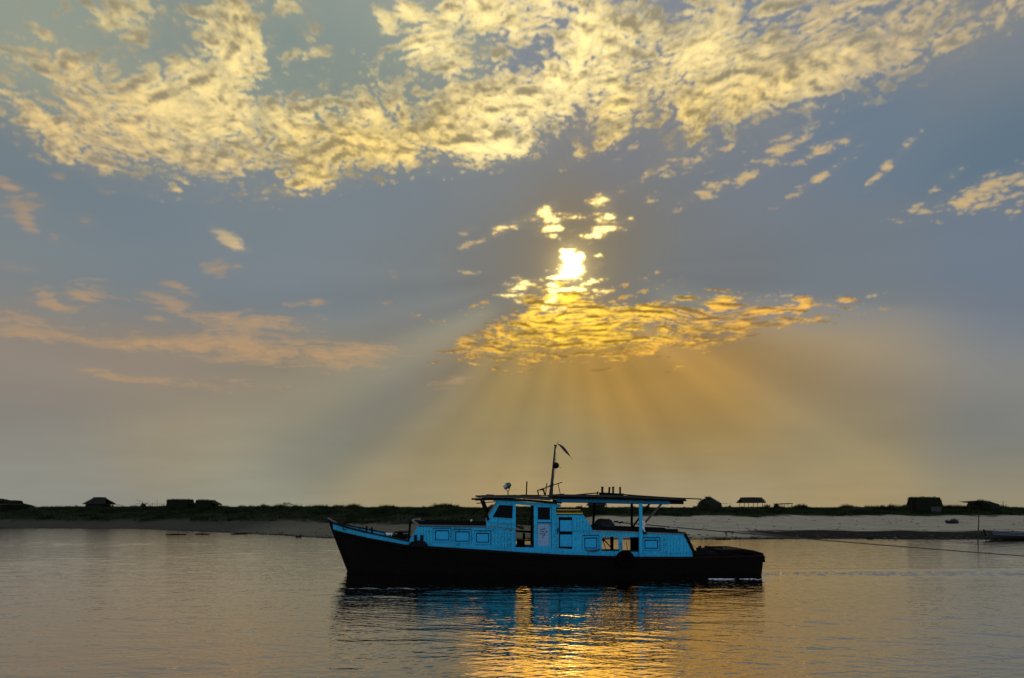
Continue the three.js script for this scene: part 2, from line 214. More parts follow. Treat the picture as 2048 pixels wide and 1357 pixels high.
const skyMap = computeSky();
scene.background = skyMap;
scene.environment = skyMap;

// ---------------------------------------------------------------- helpers
const V = (x, y, z) => new THREE.Vector3(x, y, z);
const RGB = (r, g, b) => new THREE.Color().setRGB(r, g, b);
const used = new Map();
function numbered(name) { const n = used.get(name) ?? 0; used.set(name, n + 1); return n ? name + '_' + String(n).padStart(3, '0') : name; }
function plain(g) { const h = g.index ? g.toNonIndexed() : g; for (const k of Object.keys(h.attributes)) if (!['position', 'normal', 'uv', 'color'].includes(k)) h.deleteAttribute(k); return h; }
function join(list) { return list.length === 1 ? list[0] : mergeGeometries(list.map(plain), false); }
function part(name, geometry, material, parent) {
  const m = new THREE.Mesh(Array.isArray(geometry) ? join(geometry) : geometry, material);
  m.name = parent ? name : numbered(name); m.castShadow = m.receiveShadow = true; (parent ?? scene).add(m); return m;
}
function tag(o, label, category, group) { o.userData.label = label; o.userData.category = category; if (group) o.userData.group = group; return o; }
function thing(name, label, category, at, turn = 0, group) { const o = new THREE.Group(); o.name = numbered(name); o.position.set(...at); o.rotation.y = turn; scene.add(o); return tag(o, label, category, group); }
function structure(name, geometry, material) { const m = part(name, geometry, material); m.userData.kind = 'structure'; return m; }
function texture(size, paint, srgb = true, wide = size) {
  const d = new Uint8Array(size * wide * 4);
  for (let y = 0; y < size; y++) for (let x = 0; x < wide; x++) { const c = paint((x + 0.5) / wide, (y + 0.5) / size), k = (y * wide + x) * 4; d[k] = clamp(c[0]) * 255; d[k + 1] = clamp(c[1]) * 255; d[k + 2] = clamp(c[2]) * 255; d[k + 3] = 255; }
  const t = new THREE.DataTexture(d, wide, size, THREE.RGBAFormat); t.wrapS = t.wrapT = THREE.RepeatWrapping; t.magFilter = THREE.LinearFilter;
  if (srgb) t.colorSpace = THREE.SRGBColorSpace; t.needsUpdate = true; return t;
}
function tiled(fn, x, y, n, s) {   // a noise that repeats after n units
  const f = (a, b) => fn(a * s, b * s), u = x / n, v = y / n;
  return lerp(lerp(f(x, y), f(x - n, y), u), lerp(f(x, y - n), f(x - n, y - n), u), v);
}
const box = (x0, x1, y0, y1, z0, z1) => { const g = new THREE.BoxGeometry(Math.abs(x1 - x0), Math.abs(y1 - y0), Math.abs(z1 - z0)); g.translate((x0 + x1) / 2, (y0 + y1) / 2, (z0 + z1) / 2); return g; };
function bar(p, q, w, h = w, twist = 0) {   // a squared beam from p to q
  const a = V(...p), d = V(...q).sub(a), l = d.length(), g = new THREE.BoxGeometry(w, l, h); g.rotateY(twist); g.translate(0, l / 2, 0);
  g.applyQuaternion(new THREE.Quaternion().setFromUnitVectors(V(0, 1, 0), d.divideScalar(l))); g.translate(...p); return g;
}
function pole(p, q, r0, r1 = r0, n = 8) {
  const a = V(...p), d = V(...q).sub(a), l = d.length(), g = new THREE.CylinderGeometry(r1, r0, l, n); g.translate(0, l / 2, 0);
  g.applyQuaternion(new THREE.Quaternion().setFromUnitVectors(V(0, 1, 0), d.divideScalar(l))); g.translate(...p); return g;
}
const tube = (pts, r, seg = 24, n = 6) => new THREE.TubeGeometry(new THREE.CatmullRomCurve3(pts.map((p) => V(...p))), seg, r, n);
function ext(poly, z0, z1, holes = [], bevel = 0) {   // an upright board with openings, its outline in metres
  const s = new THREE.Shape(poly.map(([x, y]) => new THREE.Vector2(x, y)));
  for (const h of holes) s.holes.push(new THREE.Path(h.map(([x, y]) => new THREE.Vector2(x, y))));
  const g = new THREE.ExtrudeGeometry(s, { depth: Math.abs(z1 - z0) - 2 * bevel, bevelEnabled: bevel > 0, bevelSize: bevel, bevelThickness: bevel, bevelOffset: -bevel, bevelSegments: 1 });
  g.translate(0, 0, Math.min(z0, z1) + bevel); return g;
}
const std = (color, roughness, more = {}) => new THREE.MeshStandardMaterial({ color, roughness, ...more });

// ---------------------------------------------------------------- the river
const table = (t, x) => { if (x <= t[0][0]) return t[0][1]; for (let i = 1; i < t.length; i++) if (x <= t[i][0]) { const u = (x - t[i - 1][0]) / (t[i][0] - t[i - 1][0]); return lerp(t[i - 1][1], t[i][1], u); } return t[t.length - 1][1]; };
const SHORE = [[-900, 160], [-150, 100], [-75, 88], [-63, 85.5], [-47, 84], [-39.5, 78.5], [-25.5, 67], [-14.6, 57], [0, 55.8], [15.4, 55.8], [28.4, 57.3], [33.9, 55.8], [45, 55.6], [150, 65], [900, 150]];   // x, distance of the waterline
const shore = (x) => table(SHORE, x) + 0.35 * noise(x * 0.3, 4.4) + 0.15 * noise(x * 1.1, 9.4);
const waves = (() => {
  const r = rng(77), list = [];
  for (let i = 0; i < 46; i++) {
    const u = (i + r()) / 46, L = 0.30 * Math.pow(8, u), dir = (r() + r() + r() - 1.5) * 0.62 + (i % 5 === 0 ? 0.5 : -0.12), k = 6.2832 / L;
    list.push([k * Math.sin(dir), k * Math.cos(dir), r() * 6.2832, L, 0.0105 * Math.pow(L / 0.5, -0.55) / k]);
  }
  return list;
})();
function riverHeight(x, z) {
  const D = -z, patch = 0.62 + 0.55 * fbm(x * 0.035 + 3, z * 0.11, 3), lee = 1;
  let h = 0, grid = 0.12 + Math.max(0, D - 22) * 0.006;
  for (const [kx, kz, ph, L, a] of waves) { const f = smooth(2.2 * grid, 4 * grid, L); if (f > 0) h += f * a * Math.sin(kx * x + kz * z + ph); }
  h *= clamp(patch - 0.08, 0.12, 1.3) * lee;
  // low ripples that the moving boat sends out along its side, and the churned water astern
  const ridge = (x0, x1, z0, slope, height, wide) => { const along = smooth(x0 - 0.5, x0 + 0.5, x) * smooth(x1 + 0.5, x1 - 0.5, x), q = (z - z0 - slope * (x - x0) - 0.10 * noise(x * 1.1, z0)) / wide; return height * along * Math.exp(-q * q) * (0.75 + 0.5 * noise(x * 1.7, z0 * 3)); };
  h += ridge(-5.6, -2.9, -22.1, -0.02, 0.028, 0.26) + ridge(-2.3, -0.4, -21.4, 0.0, 0.022, 0.24) + ridge(-5.9, -2.4, -20.1, 0.0, 0.014, 0.3) + ridge(0, 6.5, -24.4, 0.02, 0.010, 0.3);
  if (x > 9.4) { const s = (x - 9.4), w = 0.55 + 0.05 * s, q = (z + 27.0) / w; h += 0.085 * Math.exp(-q * q) * Math.exp(-s / 22) * (noise(x * 2.3, z * 2.9) + 0.6 * noise(x * 4.1, z * 5)); const q2 = (z + 28.6 + 0.05 * s) / 0.3; h += 0.022 * Math.exp(-q2 * q2) * Math.exp(-s / 25); }
  { const q = Math.hypot(x + 6.55, (z + 27.3) * 0.8) / 0.35; h += 0.05 * Math.exp(-q * q); }
  return h;
}
const ripples = (() => {   // fine ripples, 2.5 to 35 cm, as relief
  const N = 1024, S = 9, r = rng(5), f = new Float32Array(N * N);
  for (let i = 0; i < 70; i++) {
    const L = 0.045 * Math.pow(9, r()), dir = (r() + r() + r() - 1.5) * 0.85 + (i % 4 === 0 ? 0.55 : -0.15), nx = Math.round(Math.sin(dir) * S / L), ny = Math.round(Math.cos(dir) * S / L), k = 6.2832 * Math.hypot(nx, ny) / S, a = 0.0062 / k, ph = r() * 6.2832;
    const sx = new Float32Array(N), cx = new Float32Array(N);
    for (let x = 0; x < N; x++) { sx[x] = Math.sin(6.2832 * nx * x / N + ph); cx[x] = Math.cos(6.2832 * nx * x / N + ph); }
    for (let y = 0; y < N; y++) { const s = Math.sin(6.2832 * ny * y / N), c = Math.cos(6.2832 * ny * y / N); for (let x = 0; x < N; x++) f[y * N + x] += a * (sx[x] * c + cx[x] * s); }
  }
  let m = 0; for (const v of f) m = Math.max(m, Math.abs(v));
  const d = new Float32Array(N * N * 4); for (let i = 0; i < N * N; i++) { d[i * 4] = d[i * 4 + 1] = d[i * 4 + 2] = 0.5 + 0.5 * f[i] / m; d[i * 4 + 3] = 1; }
  const t = new THREE.DataTexture(d, N, N, THREE.RGBAFormat, THREE.FloatType); t.wrapS = t.wrapT = THREE.RepeatWrapping; t.magFilter = THREE.LinearFilter; t.repeat.set(1 / S, 1 / S); t.needsUpdate = true;
  return [t, 2 * m];
})();
{
  const xs = [], zs = [];
  for (let x = -46; x <= 46.001; x += 0.125) xs.push(x);
  for (let z = -8; z > -62; z -= z > -22 ? 0.085 : 0.085 - (z + 22) * 0.004) zs.push(z);
  const X = [-9000, -900, -200, -90, ...xs, 90, 200, 900, 9000], Z = [900, 200, 60, 20, 0, ...zs, -66, -80, -110, -190], nx = X.length, nz = Z.length;
  const pos = new Float32Array(nx * nz * 3), uv = new Float32Array(nx * nz * 2), index = [];
  for (let j = 0; j < nz; j++) for (let i = 0; i < nx; i++) {
    const k = j * nx + i, x = X[i], z = Z[j], edge = smooth(46, 43, Math.abs(x)) * smooth(-8, -9, z) * smooth(-62, -58, z), h = edge > 0 ? riverHeight(x, z) * edge : 0;
    pos.set([x, h, z], k * 3); uv.set([x, z], k * 2);
    if (i < nx - 1 && j < nz - 1) index.push(k, k + 1, k + nx, k + 1, k + nx + 1, k + nx);
  }
  const g = new THREE.BufferGeometry(); g.setAttribute('position', new THREE.BufferAttribute(pos, 3)); g.setAttribute('uv', new THREE.BufferAttribute(uv, 2)); g.setIndex(index); g.computeVertexNormals();
  structure('river_water', g, new THREE.MeshPhysicalMaterial({ color: RGB(0.60, 0.50, 0.345), metalness: 1, roughness: 0.04, bumpMap: ripples[0], bumpScale: ripples[1] }));
}

// ---------------------------------------------------------------- the far bank
const LEFT = [[-8, -1.6], [0, 0], [10, 0.42], [18, 1.35], [27, 2.2], [38, 2.36], [75, 2.25], [140, 1.6], [9000, 1.2]], MIDDLE = [[-8, -1.6], [0, 0], [3, 0.14], [20, 0.30], [21.5, 0.48], [32, 1.35], [41, 2.05], [55, 2.33], [85, 2.25], [150, 1.6], [9000, 1.2]], RIGHT = [[-8, -1.6], [0, 0], [2, 0.2], [10, 0.38], [40, 1.2], [45, 1.55], [52, 2.0], [62, 2.28], [90, 2.25], [150, 1.6], [9000, 1.2]];
function ground(x, z) {
  const d = -z - shore(x), a = smooth(-33, -24, x), b = smooth(1, 15, x);
  const h = lerp(lerp(table(LEFT, d), table(MIDDLE, d), a), table(RIGHT, d), b);
  const rough = smooth(0.5, 6, d) * (0.05 * fbm(x * 0.22, z * 0.22, 3) + 0.03 * noise(x * 0.9, z * 0.9)) + smooth(12, 26, d) * (1 - 0.6 * b) * 0.12 * fbm(x * 0.4 + 9, z * 0.4, 3);
  return h + rough;
}
const grassy = (x, z) => {   // 0 bare sand or mud, 1 full grass
  const d = -z - shore(x), a = smooth(-33, -24, x), b = smooth(1, 15, x), from = lerp(lerp(12, 22.5, a), 42, b) + 2.5 * fbm(x * 0.16, 2.2, 3);
  return smooth(from - 1, from + 2.5, d + 1.5 * noise(x * 0.7, z * 0.5));
};
{
  const X = [-9000, -3000, -1000, -400, -200, -140], Z = [];
  for (let x = -115; x <= 115.01; x += 0.6) X.push(x);
  X.push(140, 200, 400, 1000, 3000, 9000);
  const D = []; for (let d = -6; d < 76; d += 0.45) D.push(d); D.push(82, 90, 100, 120, 140, 160, 220, 400, 900, 2500, 9000);
  const nx = X.length, nd = D.length, pos = new Float32Array(nx * nd * 3), uv = new Float32Array(nx * nd * 2), color = new Float32Array(nx * nd * 3), index = [];
  for (let j = 0; j < nd; j++) for (let i = 0; i < nx; i++) {
    const k = j * nx + i, x = X[i], z = -(table(SHORE, x) + D[j]), y = ground(x, z), d = -z - shore(x), g = grassy(x, z);
    pos.set([x, y, z], k * 3); uv.set([x, z], k * 2);
    const b = smooth(1, 15, x), a = smooth(-33, -24, x), n = fbm(x * 0.25, z * 0.6, 4), n2 = fbm(x * 1.1 + 7, z * 1.4, 3);
    // pale dry sand on the right, grey-brown silt in the middle, dark mud on the left; wet and nearly black along the water
    let c = [lerp(lerp(0.058, 0.155, a), 0.43, b), lerp(lerp(0.052, 0.126, a), 0.345, b), lerp(lerp(0.036, 0.082, a), 0.225, b)];
    const wet = Math.max(smooth(1.6, 0.2, d + 0.6 * n), smooth(19, 24, x) * smooth(11.5, 8.5, d + 2.2 * n + 0.8 * n2)), soil = smooth(-0.1, 0.4, n2 + 0.4 * n) * (0.25 - 0.1 * b);
    for (let h = 0; h < 3; h++) { c[h] *= 1 + 0.24 * n + 0.26 * n2 - soil; c[h] = lerp(c[h], [0.010, 0.010, 0.006][h], wet); c[h] = lerp(c[h], [0.016, 0.019, 0.008][h] * (1 + 0.4 * n2), g); }
    color.set(c, k * 3);
    if (i < nx - 1 && j < nd - 1) index.push(k, k + 1, k + nx, k + 1, k + nx + 1, k + nx);
  }
  const g = new THREE.BufferGeometry(); g.setAttribute('position', new THREE.BufferAttribute(pos, 3)); g.setAttribute('uv', new THREE.BufferAttribute(uv, 2)); g.setAttribute('color', new THREE.BufferAttribute(color, 3)); g.setIndex(index); g.computeVertexNormals();
  const grain = texture(512, (u, v) => { const n = 0.5 + 0.28 * tiled((a, b) => fbm(a, b, 4, 0.6), u * 6, v * 6, 6, 1.3) + 0.14 * tiled((a, b) => fbm(a, b, 3), u * 6, v * 6, 6, 9); return [n, n, n]; }, false);
  grain.repeat.set(0.4, 0.4);
  structure('river_bank_ground', g, new THREE.MeshPhysicalMaterial({ color: RGB(1, 1, 1), roughness: 0.95, specularIntensity: 0.15, vertexColors: true, bumpMap: grain, bumpScale: 0.14 }));
}

// grass along the top of the bank: tufts of bent blades, nobody could count them
{
  const r = rng(21), tuft = (n, lean, spread) => {
    const pos = [];
    for (let i = 0; i < n; i++) {
      const a = r() * 6.283, b = r() * 6.283, rad = Math.sqrt(r()) * spread, x0 = Math.cos(a) * rad, z0 = Math.sin(a) * rad, h = 0.55 + 0.45 * r(), w = 0.020 + 0.016 * r(), l = lean * (0.3 + r()), dx = Math.cos(b) * l + 0.10, dz = Math.sin(b) * l, wx = -Math.sin(b) * w, wz = Math.cos(b) * w;
      const p = (t, s) => [x0 + dx * t * t + wx * s * (1 - t * 0.9), h * t * (1 - 0.18 * l * t), z0 + dz * t * t + wz * s * (1 - t * 0.9)];
      for (const [t0, t1] of [[0, 0.5], [0.5, 1]]) pos.push(...p(t0, -1), ...p(t0, 1), ...p(t1, 1), ...p(t0, -1), ...p(t1, 1), ...p(t1, -1));
    }
    const g = new THREE.BufferGeometry(); g.setAttribute('position', new THREE.Float32BufferAttribute(pos, 3)); g.computeVertexNormals(); return g;
  };
  const kinds = [tuft(16, 0.35, 0.22), tuft(13, 0.6, 0.30), tuft(10, 0.22, 0.14)], lists = [[], [], []];
  for (let i = 0; i < 150000; i++) {
    const x = (r() * 2 - 1) * 98, d = Math.pow(r(), 0.8) * 66 + 6, z = -(table(SHORE, x) + d), g = grassy(x, z);
    if (r() > g * 0.9 + (d > 9 && r() < 0.02 ? 0.25 : 0)) continue;
    const big = clamp(0.5 + 0.9 * fbm(x * 0.13, z * 0.13 + 5, 3) + 0.35 * noise(x * 0.9, z * 0.9)), top = ground(x, z) > 1.6 ? 1 : 0.75;
    lists[Math.floor(r() * 2.6)].push([x, z, (0.16 + 0.30 * big + 0.30 * Math.pow(r(), 4) + 0.70 * smooth(0.35, 0.9, fbm(x * 0.22 + 90, z * 0.16, 3))) * top * (0.4 + 0.6 * g), r() * 6.283, clamp(0.5 + 0.7 * fbm(x * 0.35 + 40, z * 0.35, 3) + 0.3 * (r() - 0.5))]);
  }
  const blade = new THREE.MeshPhysicalMaterial({ color: RGB(1, 1, 1), roughness: 0.8, side: THREE.DoubleSide, transmission: 0.35, thickness: 0, specularIntensity: 0.15 });
  const m = new THREE.Matrix4(), q = new THREE.Quaternion(), c = new THREE.Color();
  kinds.forEach((g, n) => {
    const o = new THREE.InstancedMesh(g, blade, lists[n].length); o.name = numbered('bank_grass'); o.userData = { kind: 'stuff', label: 'rough dark green grass covering the top of the far river bank', category: 'grass' };
    lists[n].forEach(([x, z, s, a, t], i) => { q.setFromAxisAngle(V(0, 1, 0), a); m.compose(V(x, ground(x, z) - 0.03, z), q, V(s * 0.95, s, s * 0.95)); o.setMatrixAt(i, m); o.setColorAt(i, c.setRGB(lerp(0.010, 0.046, t * t), lerp(0.018, 0.062, t * t), lerp(0.004, 0.013, t * t))); });
    o.castShadow = o.receiveShadow = true; scene.add(o);
  });
}

// ---------------------------------------------------------------- materials of made things
const streaky = (base, chip, seed, amount, dirt) => texture(512, (u, v) => {   // old paint: chips, streaks and grime, in a 2 m square
  const n = tiled((a, b) => fbm(a, b, 4, 0.6), u * 8 + seed, v * 8, 8, 1.6), f = tiled((a, b) => fbm(a, b, 3, 0.65), u * 8 + seed, v * 8, 8, 6.3), run = tiled((a, b) => fbm(a * 3.2, b * 0.35, 3), u * 8, v * 8 + seed, 8, 2.5);
  const c = smooth(amount, amount + 0.16, f * 0.7 + n * 0.55), g = 1 + 0.16 * n + 0.15 * run + 0.10 * f, k = dirt * smooth(0.1, 0.8, run + 0.3 * n);
  return [0, 1, 2].map((h) => lerp(base[h] * g, chip[h], Math.max(c * 0.75, k * 0.6)));
});
const repeat2m = (t, w = 2, h = 2) => { t.repeat.set(1 / w, 1 / h); return t; };
const bluePaint = repeat2m(streaky([0.22, 0.69, 0.83], [0.15, 0.19, 0.21], 3, 0.36, 1.0));
const blueWorn = repeat2m(streaky([0.10, 0.62, 0.82], [0.10, 0.10, 0.11], 17, 0.18, 0.9));
const woodTex = repeat2m(texture(256, (u, v) => { const n = 0.5 + 0.22 * tiled((a, b) => fbm(a * 4, b * 0.5, 4), u * 8, v * 8, 8, 1.7) + 0.14 * tiled((a, b) => fbm(a, b, 3), u * 8, v * 8, 8, 3); return [n, n * 0.97, n * 0.93]; }));
const paintRelief = repeat2m(texture(256, (u, v) => { const n = 0.5 + 0.3 * tiled((a, b) => fbm(a * 2, b * 0.7, 5, 0.6), u * 8, v * 8, 8, 2.2); return [n, n, n]; }, false));
const matt = (color, roughness, specularIntensity, more = {}) => new THREE.MeshPhysicalMaterial({ color, roughness, specularIntensity, ...more });
const M = {
  mast: std(RGB(0.05, 0.085, 0.12), 0.6, { map: woodTex }),
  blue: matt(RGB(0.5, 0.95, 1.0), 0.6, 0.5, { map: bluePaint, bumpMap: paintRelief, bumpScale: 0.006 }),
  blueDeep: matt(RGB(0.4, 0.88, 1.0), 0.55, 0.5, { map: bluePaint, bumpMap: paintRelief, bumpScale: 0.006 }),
  blueWorn: matt(RGB(0.5, 0.9, 0.95), 0.65, 0.4, { map: blueWorn, bumpMap: paintRelief, bumpScale: 0.006 }),
  pale: std(RGB(0.50, 0.55, 0.58), 0.6, { map: woodTex }),
  white: std(RGB(0.78, 0.77, 0.74), 0.5),
  hull: matt(RGB(0.019, 0.0068, 0.0046), 0.8, 0.25, { map: woodTex, bumpMap: paintRelief, bumpScale: 0.010 }),
  red: matt(RGB(0.045, 0.009, 0.006), 0.8, 0.3, { map: woodTex }),
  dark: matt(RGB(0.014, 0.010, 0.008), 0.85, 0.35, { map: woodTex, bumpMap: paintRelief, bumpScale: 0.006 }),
  board: std(RGB(0.10, 0.078, 0.058), 0.8, { map: woodTex, bumpMap: paintRelief, bumpScale: 0.006 }),
  grey: std(RGB(0.30, 0.27, 0.25), 0.8, { map: woodTex, bumpMap: paintRelief, bumpScale: 0.006 }),
  roofPaint: std(RGB(0.95, 0.66, 0.16), 0.16, { metalness: 0.85 }),
  iron: matt(RGB(0.006, 0.005, 0.0045), 0.8, 0.25),
  steel: std(RGB(0.30, 0.32, 0.35), 0.35, { metalness: 0.6 }),
  green: std(RGB(0.02, 0.075, 0.04), 0.4),
  glass: matt(RGB(0.003, 0.003, 0.0035), 0.15, 0.12),
  rubber: matt(RGB(0.004, 0.003, 0.003), 1, 0),
  rope: std(RGB(0.06, 0.048, 0.034), 0.9),
  canvas: std(RGB(0.020, 0.021, 0.019), 0.9),
  cloth: new THREE.MeshPhysicalMaterial({ color: RGB(0.70, 0.68, 0.72), roughness: 0.95, transmission: 0.3, thickness: 0, side: THREE.DoubleSide }),
  flag: new THREE.MeshPhysicalMaterial({ color: RGB(0.05, 0.03, 0.03), roughness: 0.95, transmission: 0.3, thickness: 0, side: THREE.DoubleSide }),
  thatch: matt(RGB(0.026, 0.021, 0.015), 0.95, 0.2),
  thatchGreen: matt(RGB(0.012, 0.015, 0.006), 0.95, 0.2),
  bamboo: matt(RGB(0.045, 0.034, 0.022), 0.7, 0.3),
};

// ---------------------------------------------------------------- the blue river boat
const BOAT = [0, 0, -27.5];
const boat = thing('river_boat', 'long wooden river boat with bright blue cabins and a nearly black hull in midstream', 'boat', BOAT);
const BOW = -7.38, STERN = 9.70;
const beam = (x) => table([[-7.38, 0.05], [-7.1, 0.17], [-6.5, 0.47], [-5.7, 0.80], [-4, 1.19], [-2.3, 1.40], [0.3, 1.5], [5, 1.5], [8, 1.40], [9.7, 1.25]], x);
const sheer = (x) => table([[-7.38, 1.80], [-7.15, 1.715], [-5.6, 1.42], [-4, 1.16], [-1.51, 1.015], [0.31, 0.90], [1.61, 0.825], [4.97, 0.73], [6.96, 0.73], [9.7, 0.80]], x);
const rail = (x) => table([[-7.38, 2.12], [-7.15, 1.975], [-6.6, 1.83], [-5.6, 1.615], [-4.6, 1.425], [-3.95, 1.305]], x);
const stem = (y) => -6.47 - y * 0.425;
{
  const rows = [-0.5, -0.25, 0, 0.25, 0.5, 0.7, 0.85, 1], n = 60, pos = [], uv = [], index = [], per = rows.length;
  for (const side of [1, -1]) {
    const base = pos.length / 3;
    for (let i = 0; i <= n; i++) for (const q of rows) {
      const t = Math.pow(i / n, 1.25), x1 = lerp(BOW, STERN, t), top = sheer(x1), y = q <= 0 ? q : q * top, x = lerp(stem(y), STERN + 0.02 * q, t), f = clamp((y + 0.55) / (top + 0.55)), z = beam(x1) * (0.60 + 0.40 * Math.sqrt(f));
      pos.push(x, y, side * z); uv.push(y, x);
    }
    for (let i = 0; i < n; i++) for (let j = 0; j < per - 1; j++) { const a = base + i * per + j, b = a + per; side > 0 ? index.push(a, b, a + 1, b, b + 1, a + 1) : index.push(a, a + 1, b, b, a + 1, b + 1); }
  }
  const half = (n + 1) * per, last = n * per;
  for (let j = 0; j < per - 1; j++) index.push(last + j, last + half + j, last + j + 1, last + half + j, last + half + j + 1, last + j + 1);
  const g = new THREE.BufferGeometry(); g.setAttribute('position', new THREE.Float32BufferAttribute(pos, 3)); g.setAttribute('uv', new THREE.Float32BufferAttribute(uv, 2)); g.setIndex(index); g.computeVertexNormals();
  part('hull', g, M.hull, boat);
  // strakes: three thin planks standing proud along the side
  for (const [f, m] of [[0.72, M.hull], [0.46, M.hull]]) {
    const list = []; for (let i = 2; i < 40; i++) { const xa = lerp(BOW + 0.5, STERN - 0.02, i / 40), xb = lerp(BOW + 0.5, STERN - 0.02, (i + 1) / 40), p = (x) => { const top = sheer(x), y = f * top, q = (y + 0.55) / (top + 0.55); return [x, y, beam(x) * (0.60 + 0.40 * Math.sqrt(q)) + 0.012]; }; list.push(bar(p(xa), p(xb), 0.03, 0.03)); }
    part('strake', list, m, boat);
  }
  // deck
  const deck = []; for (let i = 0; i < 40; i++) { const xa = lerp(BOW + 0.25, STERN - 0.03, i / 40), xb = lerp(BOW + 0.25, STERN - 0.03, (i + 1) / 40); for (const [p, q, r] of [[[xa, 1], [xb, 1], [xb, -1]], [[xa, 1], [xb, -1], [xa, -1]]]) for (const [x, s] of [p, q, r]) deck.push(x, sheer(x) - 0.04, s * (beam(x) - 0.02)); }
  const dg = new THREE.BufferGeometry(); dg.setAttribute('position', new THREE.Float32BufferAttribute(deck, 3)); dg.setAttribute('uv', new THREE.Float32BufferAttribute(deck.filter((_, i) => i % 3 !== 1), 2)); dg.computeVertexNormals();
  part('deck', dg, M.dark, boat);
  // blue bulwark round the bow, dark capping rail, red rubbing strake
  for (const side of [1, -1]) {
    const bw = [], cap = [], rub = [];
    const xs = []; for (let i = 0; i <= 22; i++) xs.push(lerp(-7.19, -3.99, i / 22));
    for (let i = 0; i < 22; i++) {
      const a = xs[i], b = xs[i + 1], pts = (x) => { const z = beam(x) + 0.02; return [[x, sheer(x) + 0.005, side * z], [x, rail(x), side * (z + 0.06)], [x, rail(x), side * (z + 0.015)], [x, sheer(x) + 0.005, side * (z - 0.04)]]; };
      const A = pts(a), B = pts(b);
      for (let k = 0; k < 4; k++) { const l = (k + 1) % 4; for (const v of side > 0 ? [A[k], B[k], B[l], A[k], B[l], A[l]] : [A[k], B[l], B[k], A[k], A[l], B[l]]) bw.push(v); }
      cap.push(bar([a - 0.01, rail(a) + 0.015, side * (beam(a) + 0.05)], [b + 0.01, rail(b) + 0.015, side * (beam(b) + 0.05)], 0.03, 0.12));
    }
    for (let i = 0; i < 60; i++) { const a = lerp(-7.25, STERN, i / 60), b = lerp(-7.25, STERN, (i + 1) / 60); rub.push(bar([a, sheer(a) - 0.03, side * (beam(a) + 0.015)], [b + 0.005, sheer(b) - 0.03, side * (beam(b) + 0.015)], 0.07, 0.05)); }
    const g2 = new THREE.BufferGeometry(); g2.setAttribute('position', new THREE.Float32BufferAttribute(bw.flat(), 3)); g2.setAttribute('uv', new THREE.Float32BufferAttribute(bw.flatMap((v) => [v[0], v[1]]), 2)); g2.computeVertexNormals();
    part('bulwark', g2, M.blue, boat); part('capping_rail', cap, M.dark, boat); part('rubbing_strake', rub, M.red, boat);
  }
  const prow = part('stem_post', ext([[-7.42, 2.17], [-7.20, 2.02], [-7.08, 1.98], [-7.12, 1.55], [-6.40, -0.2], [-6.55, -0.2], [-7.30, 1.75]], -0.09, 0.09, [], 0.012), M.hull, boat);
  part('cap', [bar([-7.44, 2.185, 0], [-7.32, 2.115, 0], 0.03, 0.14), bar([-7.33, 2.12, 0], [-7.08, 2.0, 0], 0.03, 0.12)], M.pale, prow);
  const eye = new THREE.TorusGeometry(0.085, 0.018, 6, 14); eye.scale(1.25, 0.9, 0.3); eye.rotateY(-0.42); eye.translate(-6.643, 1.812, beam(-6.643) + 0.062);
  part('painted_eye', eye, M.dark, boat);
}
const NEAR = 1.15;
// planked cladding: upright boards with a gap between them, over a dark backing
function boards(x0, x1, low, high, z, step = 0.125, seed = 1) {
  const r = rng(seed), list = [];
  for (let x = x0; x < x1 - 0.02; x += step) { const a = x + 0.009, b = Math.min(x + step, x1) - 0.009, j = 0.006 * r(); if (b - a > 0.015) list.push(ext([[a, low(a)], [b, low(b)], [b, high(b)], [a, high(a)]], z + 0.004, z + 0.022 + j)); }
  return list;
}
function framedPanel(name, x0, x1, y0, y1, z, parent) {   // a shut wooden hatch: frame, dark joint, sunk panel
  const f = part(name, ext([[x0, y0], [x1, y0], [x1, y1], [x0, y1]], z, z + 0.034, [[[x0 + 0.055, y0 + 0.055], [x1 - 0.055, y0 + 0.055], [x1 - 0.055, y1 - 0.065], [x0 + 0.055, y1 - 0.065]]]), M.blueDeep, parent);
  part('joint', ext([[x0 + 0.04, y0 + 0.04], [x1 - 0.04, y0 + 0.04], [x1 - 0.04, y1 - 0.04], [x0 + 0.04, y1 - 0.04]], z - 0.004, z + 0.003), M.dark, f);
  part('panel', box(x0 + 0.086, x1 - 0.086, y0 + 0.088, y1 - 0.108, z + 0.002, z + 0.016), M.blueDeep, f);
  part('edge', [box(x0 - 0.012, x1 + 0.012, y1 + 0.001, y1 + 0.026, z, z + 0.045), box(x1 + 0.001, x1 + 0.014, y0, y1, z, z + 0.024)], M.dark, f);
  return f;
}
const line = (a, b) => (x) => lerp(a[1], b[1], (x - a[0]) / (b[0] - a[0]));
